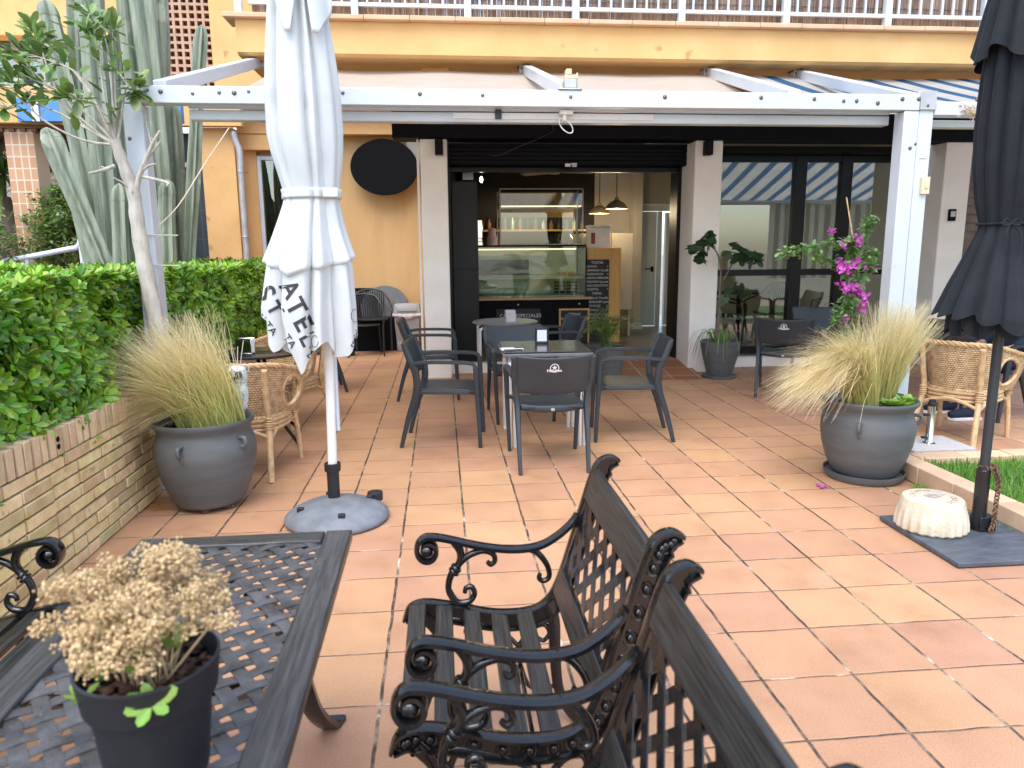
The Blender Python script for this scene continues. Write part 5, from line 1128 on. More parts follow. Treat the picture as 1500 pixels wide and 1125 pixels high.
# ------------------------------------------------------------ ornament in the left pot
ow = thing('owl_ornament', 'white speckled owl ornament with wire whiskers behind the left grass', 'ornament', (-1.265, 4.58, .44)); ow.scale = (.92, .92, .92)
W = MB(); W.lathe([(.001, 0), (.03, 0), (.04, .06), (.062, .16), (.068, .22), (.062, .27), (.058, .29), (.066, .31), (.07, .34), (.06, .38), (.035, .40), (.001, .405)], n=28); W.build('body', OWLM, ow)
W = MB()
for s in (-1, 1): W.ring((.028*s, -.062, .345), .02, .006, (.3*s, -1, .2), n=16); W.ball((.028*s, -.06, .345), .014, 10, 6)
W.build('eye', POTG, ow)
W = MB(); W.tube([(0, -.06, .33), (0, -.09, .315), (0, -.088, .30)], [.012, .01, .003], 8); W.build('beak', POTB, ow)
W = MB()
for s, e in ((-1, .12), (-.3, .16), (.4, .13), (1, .17)): W.tube(cr_spline([(.03*s, -.01, .39), (.035*s, -.01, .43), (.035*s+.03*(s), -.02, .40+e)], 5), .003, 5)
for s in (-1, 1): W.ring((.055*s, 0, .38), .028, .004, (0, 1, .2), n=14)
W.build('wire_tuft', ALU, ow)
# ------------------------------------------------------------ fig pot
fg = thing('fig_plant', 'young fig with lobed dark leaves in a tall grey pot by the right cream pillar', 'potted plant', (3.22, 8.22, 0))
W = MB(); W.lathe([(.001, 0), (.19, 0), (.20, .012), (.20, .03), (.17, .032)], n=40); W.build('saucer', POTG, fg)
W = MB(); W.lathe([(.001, .034), (.145, .034), (.16, .1), (.20, .25), (.225, .36), (.235, .42), (.222, .43), (.21, .39), (.001, .39)], n=48); W.build('pot', POTG, fg)
st = MB(); lf = MB()
T0 = [gy(1052, 480, 8.22), gy(1054, 430, 8.22), gy(1056, 395, 8.2), gy(1052, 375, 8.2), gy(1043, 358, 8.2)]; st.tube(cr_spline([Vector((3.22, 8.22, .38))]+T0, 5), [.016-.0004*i for i in range(26)], 7)
T1 = [gy(1060, 410, 8.2), gy(1072, 388, 8.15), gy(1082, 376, 8.12)]; st.tube(cr_spline(T1, 5), .008, 6)
def lobed(p, d, up, s):
    d = d.normalized(); x = d.cross(up).normalized(); n = x.cross(d)
    pts = [(0, 0), (.30, .04), (.52, .22), (.34, .34), (.60, .62), (.40, .62), (.30, .56), (.22, .95), (0, 1.12), (-.22, .95), (-.30, .56), (-.40, .62), (-.60, .62), (-.34, .34), (-.52, .22), (-.30, .04)]
    vs = [p+x*a*s+d*b*s-n*s*.22*(a*a+.3*b*b) for a, b in pts]+[p+d*.45*s]; lf.add(vs, [(i, (i+1) % 16, 16) for i in range(16)])
for px, py, n in [(1040, 345, 7), (1022, 355, 6), (1085, 368, 8), (1105, 372, 6), (1075, 362, 5), (1068, 425, 3), (1088, 420, 3), (1032, 372, 4)]:
    for i in range(n):
        p = gy(px+U(-9, 9), py+U(-8, 8), 8.18+U(-.15, .12)); lobed(p, Vector((U(-1, 1), U(-1, .4), U(-1, .15))), Vector((U(-.3, .3), U(-.9, 0), 1)).normalized(), U(.10, .17))
st.build('stem', BARKB, fg, world=True); lf.build('leaves', LEAFD, fg, world=True, smooth=60, fix=False)
W = MB()
for i in range(26):
    a = U(0, 2*PI); p = Vector((3.22+.1*math.cos(a), 8.22+.1*math.sin(a), .40)); o = Vector((math.cos(a), math.sin(a), 0)); L = U(.12, .26); pts = [p, p+o*L*.4+Vector((0, 0, .14)), p+o*L+Vector((0, 0, .10)), p+o*L*1.4+Vector((0, 0, -.12*U(.2, 1.6)))]; P = cr_spline(pts, 3); s = Vector((-o.y, o.x, 0)); vs = []
    for k, q in enumerate(P): w = .009*(1-k/len(P))+.001; vs += [q-s*w, q+s*w]
    W.add(vs, [(2*k, 2*k+1, 2*k+3, 2*k+2) for k in range(len(P)-1)])
W.build('trailing_leaves', LEAFT, fg, world=True, smooth=60, fix=False)
# ------------------------------------------------------------ small palm by the table
pm = thing('parlour_palm', 'small bushy green palm in a dark pot in front of the chalkboards', 'potted plant', (1.83, 8.05, 0))
W = MB(); W.lathe([(.001, 0), (.15, 0), (.17, .1), (.20, .30), (.22, .38), (.225, .41), (.21, .41), (.20, .37), (.001, .37)], n=40); W.build('pot', POTG, pm)
lf = MB()
for i in range(40):
    a = U(0, 2*PI); sp = U(.05, .34); top = Vector((1.80+math.cos(a)*sp, 8.05+math.sin(a)*sp, .40+U(.18, .45)*(1.05-sp))); P = cr_spline([Vector((1.83+U(-.05, .05), 8.05+U(-.05, .05), .38)), Vector((1.82, 8.05, .4)).lerp(top, .6)+Vector((0, 0, .08)), top], 5)
    lf.tube(P, .003, 4)
    for k in range(3, len(P)):
        tg = (P[k]-P[k-1]).normalized(); s = tg.cross(Vector((0, 0, 1))).normalized()
        for q in (-1, 1): lf.leaf(P[k], s*q+tg*.8-Vector((0, 0, .15)), Vector((0, 0, 1)), U(.09, .13), .014, .2)
lf.build('fronds', LEAFT, pm, world=True, smooth=60, fix=False)
# ------------------------------------------------------------ white closed parasol
wp = thing('white_parasol', 'closed white canvas parasol with black lettering on its lower folds', 'parasol', (-.64, 4.08, .2))
W = MB(); W.tube([(-.64, 4.08, .24), (-.625, 4.08, 1.0), (-.635, 4.08, 3.4)], .026, 14); W.build('pole', M('white_pole', (.74, .73, .70), (.8, .79, .77), rough=.4, spots=[(20, .7, (.6, .57, .5), 1.0)]), wp, world=True)
W = MB(); W.tube([(-.60, 4.10, .5), (-.60, 4.10, 1.05)], .012, 8); W.build('runner_rod', WHITEAL, wp, world=True)
YC = 4.06
def rz_(z): return lerpl([.8, 1.0, 1.2, 1.42, 1.6, 1.74, 1.79, 1.9, 2.0, 2.1, 2.28, 2.45, 2.6, 2.75, 3.0, 3.35], [.235, .262, .262, .235, .185, .148, .143, .165, .186, .197, .194, .180, .162, .143, .112, .05], z)
def xz_(z): return lerpl([.8, 1.2, 1.6, 1.79, 2.08, 2.75, 3.3], [-.712, -.712, -.685, -.667, -.686, -.694, -.69], z)
def fold(th, z):
    n1 = noise.noise(Vector((math.cos(th)*1.7, math.sin(th)*1.7, z*.35+3)))
    ph = 2.2*n1+z*.25
    a = abs(math.sin(4.5*th+ph)) ** .7; b = math.sin(11*th+3*ph+z*.6)
    amp = lerpl([.8, 1.3, 1.7, 1.79, 1.88, 2.3, 3.2], [.42, .34, .18, .08, .18, .30, .40], z)
    return 1-amp*(1-a)+.028*b*(1 if z > 1.84 else .6)
def canopy(th, z, k=1.0):
    r = rz_(z)*fold(th, z)*k
    return Vector((xz_(z)+r*math.cos(th), YC+r*.92*math.sin(th), z))
W = MB(); NU = 220
W.grid(lambda u, v: canopy(2*PI*u, 1.80+v*1.55), NU, 60, cu=True); cano = W.build('canopy', FABW, wp, world=True, smooth=180)
# lower skirt with hanging tips: hem height as a function of image x for the front, level behind
hx_ = [376, 378, 385, 392, 399, 403, 407, 409, 411, 414, 418, 422, 425, 432, 440, 447, 452, 458, 463, 470, 480, 488, 500, 507, 512, 518, 523, 528, 531]
hy_ = [455, 462, 482, 498, 518, 515, 500, 440, 432, 468, 478, 483, 508, 520, 535, 551, 547, 533, 527, 517, 506, 503, 503, 512, 520, 525, 522, 505, 500]
def hem(th):
    if math.sin(th) < .1:
        x = 455+77*math.cos(th); z = gy(x, lerpl(hx_, hy_, x), YC-.26*abs(math.sin(th))).z
        return z
    return .98+.06*math.sin(5*th)
W = MB()
def skirt(u, v):
    th = 2*PI*u; zb = hem(th); z = 1.785+(zb-1.785)*v; return canopy(th, z, .97)
W.grid(skirt, 320, 46, cu=True); sk = W.build('skirt', FABW, wp, world=True, smooth=180)
skb = BVHTree.FromPolygons([Vector(v) for v in W.v], W.f)
# outer flap (left and right lobes) with rolled hem
fx = [376, 382, 395, 410, 424, 430, 446, 456, 459, 470, 485, 500, 511, 516]; fyy = [380, 384, 388, 394, 402, 400, 394, 392, 391, 391, 389, 385, 380, 376]
W = MB()
def flap(u, v):
    th = 2*PI*u; x = 447+66*math.cos(th); zb = gy(x, lerpl(fx, fyy, x), YC-.2).z if math.sin(th) < .1 else 1.46
    if v <= .86:
        w = v/.86; z = 1.782+(zb-1.782)*w; k = 1.0+.10*w*w
        p = canopy(th, z, k); return p
    w = (v-.86)/.14; p = canopy(th, zb, 1.10); c = Vector((xz_(zb), YC, zb)); d = (p-c); d.z = 0; d.normalize()
    return p-d*.055*math.sin(w*PI*.5)+Vector((0, 0, -.02*math.sin(w*PI)-.0*w))
W.grid(flap, 260, 30, cu=True); W.build('flap', FABW, wp, world=True, smooth=180)
# belt
W = MB(); W.grid(lambda u, v: canopy(2*PI*u, 1.765+v*.05, 1.05+.02*math.sin(PI*v)), 120, 5, cu=True); W.build('belt', FABW, wp, world=True, smooth=60, solid=.004)
W = MB(); c = gy(483, 292, YC-.15); W.box(c.x-.03, c.x+.045, YC-.172, YC-.16, 1.765, 1.81); W.build('belt_end', FABW, wp, world=True, bevel=.003)
c = gy(466, 318, YC-.16)
# top valance flaps near the frame top
for tx, x0, x1 in ((422, 395, 431), (461, 446, 480)):
    W = MB(); poly = [(x0, -60), (x1, -60), (x1, -10 if tx == 422 else 25), (tx+4, 47), (tx-4, 47), (x0, -20 if tx == 422 else 30)]
    def vf(a, b, h, tx=tx):
        p = gy(a, b, YC-.17); r = rz_(p.z)*1.08; dx = (p.x-xz_(p.z)); yy = YC-math.sqrt(max(.0002, r*r-min(dx*dx, r*r*.98)))
        return (p.x, yy-h, p.z)
    W.grid(lambda u, v: (lambda y: (lambda l, r: vf(l+(r-l)*u, y, .012))(lerpl([-80, -20, 47], [x0-4, x0, tx-4], y), lerpl([-80, 5, 47], [x1+3, x1, tx+4], y)))(-80+127*v), 12, 20)
    W.build('valance_tip', FABW, wp, world=True, smooth=60, solid=.005)
# lettering laid on the skirt
def decal(items, bvhs, name, mat, parent, off=.004):
    m = MB()
    for t, px, py, s, rot, bold, sx in items:
        vs, fs = text_geo(t, 1, bold, 4, 'CENTER', sx) if isinstance(t, str) else t
        bm = bmesh.new(); bv = [bm.verts.new((a, b, 0)) for a, b in vs]
        for f in fs:
            try: bm.faces.new([bv[i] for i in f])
            except ValueError: pass
        bmesh.ops.triangulate(bm, faces=bm.faces)
        for _ in range(2): bmesh.ops.subdivide_edges(bm, edges=[e for e in bm.edges if e.calc_length() > .06], cuts=1, use_grid_fill=True)
        bmesh.ops.triangulate(bm, faces=bm.faces); bm.verts.index_update()
        ca, sa = math.cos(R(rot)), math.sin(R(rot)); out = []; ok = []
        for v in bm.verts:
            a, b = v.co.x*s, v.co.y*s; x = px+a*ca+b*sa; y = py+a*sa-b*ca
            d = ray(x, y).normalized(); hit = None
            for bv_ in bvhs:
                h = bv_.ray_cast(CAM, d)
                if h[0] and (hit is None or h[3] < hit[1]): hit = (h[0], h[3])
            ok.append(hit is not None); out.append(hit[0]-d*off if hit else CAM)
        fs2 = [tuple(v.index for v in f.verts) for f in bm.faces if all(ok[v.index] for v in f.verts) and max((out[a.index]-out[b.index]).length for a in f.verts for b in f.verts) < .05]
        m.add(out, fs2); bm.free()
    return m.build(name, mat, parent, world=True, smooth=None, fix=False)
DEC = [('S', 388, 430, 40, 62, .02, .95), ('T', 399, 454, 38, 62, .02, .9), ('ALTA', 390, 474, 15, 50, .012, 1.1),
       ('A', 424, 424, 37, 60, .02, .95), ('T', 433, 450, 39, 62, .02, 1), ('E', 443, 474, 38, 62, .02, 1), ('L', 450, 497, 34, 62, .02, 1), ('TA', 424, 500, 15, 55, .012, 1.1),
       ('re', 455, 519, 14, -42, .02, 1.1), ('reciclado', 524, 488, 11, -66, .015, 1.1), ('esta', 455, 508, 4.2, -42, .0, 1.0)]
decal(DEC, [skb], 'lettering', PRINT, wp)
# loop emblem strokes on the folds
W = MB()
for (cx, cy, r, k) in ((461, 500, 5, 0), (516, 478, 6, 0), (520, 462, 5.5, 0)):
    pts = []
    for i in range(25):
        a = 2*PI*i/24*.9; x = cx+r*math.cos(a); y = cy+r*1.7*math.sin(a); d = ray(x, y).normalized(); h = skb.ray_cast(CAM, d)
        if h[0]: pts.append(h[0]-d*.003)
        else:
            if len(pts) > 2: W.tube(pts, .0016, 4)
            pts = []
    if len(pts) > 2 and max((a-b).length for a, b in zip(pts, pts[1:])) < .06: W.tube(pts, .0016, 4)
W.build('emblem', PRINT, wp, world=True)
ub = thing('umbrella_stand', 'weathered grey domed parasol base holding the white parasol', 'parasol base', (-.62, 4.03, 0))
W = MB(); W.lathe([(.001, .0), (.275, .0), (.29, .012), (.288, .03), (.26, .055), (.2, .085), (.12, .105), (.06, .115), (.001, .117)], n=64); W.build('dome', UBASE, ub, smooth=60)
W = MB(); W.lathe([(.052, .117), (.05, .13), (.034, .132), (.034, .30), (.045, .302), (.046, .345), (.038, .348), (.037, .31), (.028, .308)], n=28, c=(-.02, .05, -.03)); W.build('sleeve', POTB, ub, smooth=40)
W = MB()
for a in (30, 110, 200, 285): c, s = math.cos(R(a)), math.sin(R(a)); W.box(c*.2-.018, c*.2+.018, s*.2-.014, s*.2+.014, .075, .10)
W.lathe([(.045, 0), (.045, .05)], (.20, .16, .05), 16); W.build('fitting', POTB, ub, bevel=.003)
# ------------------------------------------------------------ black closed parasol
bpz = thing('charcoal_parasol', 'closed charcoal parasol tied with a cord at the right edge', 'parasol', (2.77, 3.40, .03))
W = MB(); W.tube([(2.77, 3.40, .03), (2.765, 3.40, 2.9)], .0235, 16); W.build('pole', M('charcoal_pole', (.02, .023, .027), (.03, .034, .04), rough=.45), bpz, world=True)
W = MB(); W.tube([(2.77, 3.40, .031), (2.768, 3.40, .36)], .0335, 18); W.box(2.75, 2.84, 3.36, 3.44, .031, .11); W.build('lock_sleeve', M('chipped_black_sleeve', (.008, .009, .011), (.014, .015, .018), rough=.25, spots=[(40, .72, (.5, .5, .5), 1.0)]), bpz, world=True, bevel=.004)
XB, YB2 = 2.775, 3.42
def rb(z): return lerpl([1.0, 1.15, 1.3, 1.48, 1.56, 1.60, 1.7, 1.85, 2.05, 2.3, 2.6, 3.2], [.29, .285, .235, .165, .135, .128, .155, .178, .190, .185, .16, .09], z)
def foldb(th, z):
    ph = 1.3*noise.noise(Vector((math.cos(th)*1.2, math.sin(th)*1.2, z*.2+9))); amp = lerpl([1.0, 1.4, 1.6, 1.75, 3], [.17, .16, .09, .14, .2], z)
    return 1-amp*(1-abs(math.sin(7*th+ph)) ** .8)+.02*math.sin(19*th+5*ph)
def canb(th, z, k=1.0): r = rb(z)*foldb(th, z)*k; return Vector((XB+r*math.cos(th), YB2+r*math.sin(th), z))
W = MB(); W.grid(lambda u, v: canb(2*PI*u, 1.60+v*1.6), 240, 60, cu=True); W.build('canopy', FABD, bpz, world=True, smooth=180)
W = MB(); W.grid(lambda u, v: canb(2*PI*u, 1.60+v*((1.17-.03*abs(math.sin(7*2*PI*u))-.10*max(0, math.cos(2*PI*u-R(300))))-1.60), 1+.03*v), 300, 40, cu=True); W.build('skirt', FABD, bpz, world=True, smooth=180)
W = MB(); W.grid(lambda u, v: canb(2*PI*u+.2, 1.55+v*((1.10-.05*abs(math.sin(5*2*PI*u)))-1.55), .80), 200, 24, cu=True); W.build('inner_skirt', FABD, bpz, world=True, smooth=180)
def capf(u, v):
    th = 2*PI*u; z = 3.2+v*(2.37+.035*math.sin(6*th)-3.2); p = canb(th, z, 1.12+.22*v*v); 
    return p
W = MB(); W.grid(capf, 200, 24, cu=True); W.build('top_flap', FABD, bpz, world=True, smooth=180)
W = MB(); W.tube([canb(2*PI*i/80, 1.60, 1.07) for i in range(81)], .006, 6)
p = Vector(gy(1478, 322, 3.28)); c = Vector((p.x, 3.27, 1.60))
for s in (-1, 1): W.tube(cr_spline([c, c+Vector((s*.03, -.01, .018)), c+Vector((s*.045, -.008, -.005)), c+Vector((s*.02, -.01, -.01)), c], 5), .004, 6)
W.tube(cr_spline([c, c+Vector((.04, -.012, -.04)), c+Vector((.05, -.02, -.10)), c+Vector((.043, -.022, -.13))], 5), .0045, 6); W.tube(cr_spline([c, c+Vector((-.02, -.012, -.03)), c+Vector((-.03, -.02, -.06))], 5), .0045, 6); W.build('tie_cord', FABD, bpz, world=True)
W = MB(); n = 0
P = cr_spline([(2.80, 3.365, .36), (2.825, 3.36, .30), (2.82, 3.355, .20), (2.815, 3.35, .10), (2.80, 3.345, .045)], 6)
for i, p in enumerate(P): W.ring(p, .011, .0042, (1, 0, 0) if i % 2 else (0, 1, 0), n=12, m=5, sy=1.4 if i % 2 else 1.0)
for a in range(10): W.ring((2.79+.035*math.cos(a*.63), 3.40+.04*math.sin(a*.63), .37+.008*(a % 2)), .011, .0042, (0, 0, 1) if a % 2 else (1, 0, 0), n=12, m=5)
tag(W.build('rusty_chain', RUST, loc=(2.8, 3.36, .36)), 'rusty chain hanging from the charcoal parasol sleeve', 'chain')
W = MB(); W.box(2.385, 3.22, 3.02, 3.655, .006, .03); tag(W.build('slate_slab', SLATE, loc=(2.8, 3.34, .006), bevel=.004), 'dark slate slab under the charcoal parasol', 'slab')
cw = thing('cast_stone_weight', 'round cream cast stone weight with fluted sides on the slate slab', 'stone weight', (2.548, 3.46, .031))
def flute(a, z): return 1-(.075*max(0, 1-z/.12) ** .7)*(.5+.5*math.cos(a*22)) if z < .12 else 1
W = MB(); W.lathe([(.001, 0), (.165, 0), (.178, .012), (.176, .05), (.168, .09), (.158, .12), (.150, .15), (.145, .163), (.135, .168), (.001, .168)], n=176, fun=flute); W.build('body', STONE, cw, smooth=40)
W = MB()
def arc_text(s, rad, a0, a1, size):
    n = len(s)
    for i, chh in enumerate(s):
        if chh == ' ': continue
        a = R(a0+(a1-a0)*i/(n-1)); vs, fs = text_geo(chh, size, .0, 2); rx, ry = math.cos(a), math.sin(a)
        W.add([(rx*(rad+b)+ry*x, ry*(rad+b)-rx*x, .1687) for x, b in vs], fs)
arc_text('CASA', .098, 165, 105, .042); arc_text('MARIN', .100, 92, 40, .030); arc_text('QUESO', .098, -15, -78, .042)
W.build('lettering', M('faded_brown_print', (.16, .11, .08), (.28, .2, .14), rough=.9, scale=60), cw, smooth=None, fix=False)
W = MB()
pts = [(.055*math.cos(a)*(1+.12*math.sin(3*a)), .032*math.sin(a)*(1+.2*math.sin(2*a))) for a in [2*PI*i/30 for i in range(30)]]
W.add([(x+.01, y+.012, .1686) for x, y in pts], [tuple(range(30))]); W.add([(.062, .008, .1689), (.09, .022, .1689), (.062, .03, .1689)], [(0, 1, 2)]); W.build('figure_mark', M('faded_grey_print', (.22, .19, .18), (.42, .38, .36), rough=.9, scale=50), cw, smooth=None, fix=False)
gr = thing('granite_stand', 'square speckled granite parasol base with steel tube behind the right pot', 'parasol base', (3.58, 4.97, 0))
W = MB(); W.box(-.24, .24, -.19, .19, .004, .055); W.build('slab', GRANITE, gr, bevel=.004)
W = MB(); W.lathe([(.045, .056), (.03, .06), (.0265, .065), (.0265, .34), (.023, .34), (.023, .1)], n=28, c=(0, 0, 0)); W.build('tube', STEEL, gr, smooth=40)
W = MB(); W.lathe([(.030, .335), (.030, .36), (.018, .365), (.018, .33)], n=20); W.box(-.02, .02, -.012, .012, .36, .385); W.build('collar', POTB, gr, bevel=.002)
W = MB()
for z in (.27, .10): W.tube([(-.026, 0, z), (-.045, -.005, z)], .006, 8); W.lathe([(.018, -.006), (.018, .006)], (-.05, -.006, z), 12)
W.build('knob', POTB, gr)
# ------------------------------------------------------------ brick wall
bw = thing('brick_planter_wall', 'low yellow brick planter wall with upright coping bricks at left', 'wall', (-1.88, 3, 0))
W = MB(); W.box(-1.985, -1.796, .4, 4.6, 0, .575); W.box(-1.985, -1.80, .4, 4.6, .576, .69); W.build('mortar_core', MORTAR, bw, world=True, smooth=None)
W = MB(); hc = .0636
for r in range(9):
    y = 4.615-(0 if r % 2 else .125)
    if r % 2 == 0: W.box(-1.9, -1.782+U(-.002, .002), 4.5, 4.615, r*hc+.006, (r+1)*hc-.004)
    if r % 2 == 0: y = 4.49
    while y > .45:
        l = .235 if random.random() > .12 else .115; x = -1.782+U(-.003, .003); dz = U(-.0015, .0015)
        W.box(-1.9, x, y-l, y, r*hc+.006+dz, (r+1)*hc-.004+dz); y -= l+U(.009, .013)
W.build('brickwork', BRICK, bw, world=True, bevel=.004)
W = MB(); y = 4.615
while y > .45:
    w = U(.050, .056); d = U(-.004, .004); W.box(-1.99+d, -1.775+d, y-w, y, .578, .705+U(-.004, .004), rot=Matrix.Rotation(U(-.015, .015), 3, 'X')); y -= w+.0125
W.build('coping', COPING, bw, world=True, bevel=.004)
W = MB()
y = 3.46
for z in (.655, .62): W.tube([(-1.774, y-.005, z), (-1.7725, y-.005, z)], .014, 12)
W.build('brick_hole', BLACKP, bw, world=True)
# ------------------------------------------------------------ hedge
hg = thing('hedge', 'dense clipped glossy green hedge behind the brick wall', 'hedge', (-2.3, 5, .1))
HX0, HX1, HY0, HY1, HZ = -3.0, -1.86, 1.7, 8.35, 1.36
def bulge(y, z): return .10*noise.noise(Vector((y*1.3, z*1.8, 1)))+.05*noise.noise(Vector((y*4, z*4, 5)))
core = MB()
def cf(u, v):
    y = HY0+u*(HY1-HY0)
    if v < .45: z = .35+(v/.45)*(HZ-.35-.13); x = HX1-.17+bulge(y, z)*.8-.10*max(0, .75-z)*1.5
    else: w = (v-.45)/.55; x = HX1-.17+bulge(y, HZ)*.8-w*(HX1-HX0-.2); z = HZ-.13+.04*noise.noise(Vector((y*2, x*2, 7)))
    return (x, y, z)
core.grid(cf, 160, 40); core.build('shade_core', CORESHADE, hg, world=True, smooth=60)  # added dark sheet behind the leaves, coloured as the hedge's inner shade
lf = MB(); yl = MB(); tw = MB()
def put_rosette(p, nrm, s=1.0):
    nrm = (nrm+Vector((U(-.5, .5), U(-.5, .5), U(-.25, .6)))).normalized(); x = nrm.orthogonal().normalized(); y = nrm.cross(x); a0 = U(0, 6); k = random.randint(7, 10)
    for i in range(k):
        a = a0+i*2.4; tl = U(.1, .95); d = (x*math.cos(a)+y*math.sin(a))*math.cos(tl)+nrm*math.sin(tl); L = U(.048, .075)*s
        lf.leaf(p+d*.006, d, nrm, L, L*U(.36, .46), .3)
N = 0
for i in range(6200):
    y = HY0+(HY1-HY0)*U(0, 1) ** 1.15; side = random.random() < .58
    dens = 1 if y < 5.2 else .62
    if random.random() > dens: continue
    if side:
        z = U(.50, HZ-.02); lim = .66+.10*noise.noise(Vector((y*3, 0, 2)))
        if z < lim and random.random() < .75: continue
        depth = abs(random.gauss(0, .07)); x = HX1+bulge(y, z)-depth-.06*max(0, .8-z)
        if y < 4.75 and z < .76: x = min(x+.05, -1.80)
        put_rosette(Vector((x, y, z)), Vector((1, -.35, .25)), U(.8, 1.15))
    else:
        x = HX1-U(0, 1) ** 1.3*(HX1-HX0-.1); z = HZ+.05*noise.noise(Vector((y*2, x*2, 7)))+.035*noise.noise(Vector((y*7, x*7, 3)))-abs(random.gauss(0, .04)); put_rosette(Vector((x+.0, y, z)), Vector((.15, -.25, 1)), U(.8, 1.15))
for i in range(1500):
    y = U(HY0, 5.0); z = U(.5, HZ-.1); x = HX1+bulge(y, z)-U(.05, .16); p = Vector((x, y, z)); d = Vector((U(-.2, 1), U(-1, 1), U(-.6, .7))).normalized(); lf.leaf(p, d, Vector((0, 0, 1)), U(.045, .07), U(.02, .03), .3)
for i in range(26):
    y = U(2.7, 4.7); z = U(.6, 1.0); p = Vector((HX1+bulge(y, z)-.01, y, z)); yl.leaf(p, Vector((U(-.2, .8), U(-1, .2), U(-1, .2))).normalized(), Vector((1, 0, .3)), .06, .03, .3)
for i in range(160):
    y = U(2.2, 5.2); a = Vector((HX1-.28, y, U(.3, .6))); b = Vector((HX1+bulge(y, .8)-U(.03, .08), y+U(-.15, .15), U(.6, 1.0))); tw.tube([a, a.lerp(b, .5)+Vector((U(-.02, .02), U(-.03, .03), 0)), b], [.007, .005, .003], 5)
lf.build('leaves', LEAFH, hg, world=True, smooth=60, fix=False); yl.build('yellow_leaves', LEAFY, hg, world=True, smooth=60, fix=False); tw.build('twigs', BARKB, hg, world=True)
# ------------------------------------------------------------ young tree at the left post
tr = thing('young_tree', 'leaning pale barked young tree tied to the left post', 'tree', (-1.86, 4.62, .3))
TY = 4.6
tk = [(246, 560), (240, 520), (232, 485), (223, 445), (214, 400), (206, 355), (200, 315), (196, 285), (186, 255), (176, 228), (168, 205)]
P = cr_spline([gy(x, y, TY) for x, y in tk], 5); n = len(P); W = MB(); W.tube(P, [.056-.028*(i/n)+.002*math.sin(i*1.3) for i in range(n)], 12)
def br(pts, r0, r1, dy=0, n=6):
    Q = cr_spline([gy(x, y, TY+dy*k/(max(1, len(pts)-1))) for k, (x, y) in enumerate(pts)], 4); W.tube(Q, [r0+(r1-r0)*i/(len(Q)-1) for i in range(len(Q))], n); return Q
br([(199, 285), (203, 262), (213, 235), (224, 210), (234, 192)], .020, .008, -.05); br([(206, 252), (218, 243), (228, 240)], .009, .004, -.1); br([(204, 258), (225, 262), (246, 268), (244, 272)], .011, .006, -.15); br([(214, 232), (222, 214), (219, 200), (210, 160), (203, 140)], .006, .003, .05); br([(213, 236), (230, 214), (236, 205)], .008, .004)
br([(168, 243), (148, 250), (130, 254)], .012, .006, -.1); br([(160, 248), (148, 244)], .006, .004); br([(198, 285), (183, 270), (166, 260)], .009, .004, -.08)
tips = []
limbs = [[(174, 225), (160, 175), (150, 120), (145, 70), (130, 48)], [(172, 215), (150, 165), (120, 120), (95, 90), (70, 60)], [(170, 212), (165, 150), (162, 95), (150, 45), (133, 25)], [(165, 210), (130, 190), (85, 165), (40, 150), (5, 160)], [(166, 212), (120, 205), (70, 180), (35, 150), (10, 120)], [(168, 210), (140, 150), (110, 105), (60, 85), (25, 75)], [(170, 205), (170, 160), (168, 110), (165, 70), (165, 45)], [(168, 208), (125, 165), (80, 130), (45, 115), (0, 90)], [(172, 210), (178, 170), (184, 130), (196, 125), (200, 132)], [(165, 208), (125, 185), (80, 140), (60, 125), (40, 100)], [(168, 212), (115, 170), (75, 110), (60, 70), (50, 45)], [(172, 212), (150, 180), (135, 150), (120, 150), (100, 140)]]
for L in limbs:
    Q = br(L, .0085, .0025, U(-.35, .35), 6); tips += [(q, Q[min(i+1, len(Q)-1)]-Q[i-1]) for i, q in enumerate(Q) if i > len(Q)*.55 and i % 2 == 0] + [(Q[-1], Q[-1]-Q[-3])]*3
    for j in range(3):
        q = Q[random.randint(len(Q)//2, len(Q)-2)]; e = q+Vector((U(-.14, .06), U(-.1, .1), U(-.04, .12))); W.tube([q, q.lerp(e, .5)+Vector((0, 0, .01)), e], [.004, .003, .002], 5); tips.append((e, e-q))
W.build('trunk', BARK, tr, world=True, smooth=60)
lf = MB()
for q, d in tips:
    d = d.normalized()
    for i in range(random.randint(1, 4)):
        dd = (d*.5+Vector((U(-1, 1), U(-1, 1), U(-.5, .9)))).normalized(); lf.leaf(q+Vector((U(-.03, .03), U(-.03, .03), U(-.02, .02))), dd, Vector((U(-.4, .4), U(-.6, .1), 1)), U(.09, .14), U(.04, .06), .22)
for px, py in [(182, 108), (188, 104), (197, 128), (201, 135), (173, 178), (168, 160)]:
    q = gy(px, py, TY-.02)
    for i in range(3): lf.leaf(q, Vector((U(-1, 1), U(-1, .2), U(-.2, 1))).normalized(), Vector((0, -.3, 1)), U(.085, .12), U(.04, .055), .22)
lf.build('crown', LEAFT, tr, world=True, smooth=60, fix=False)
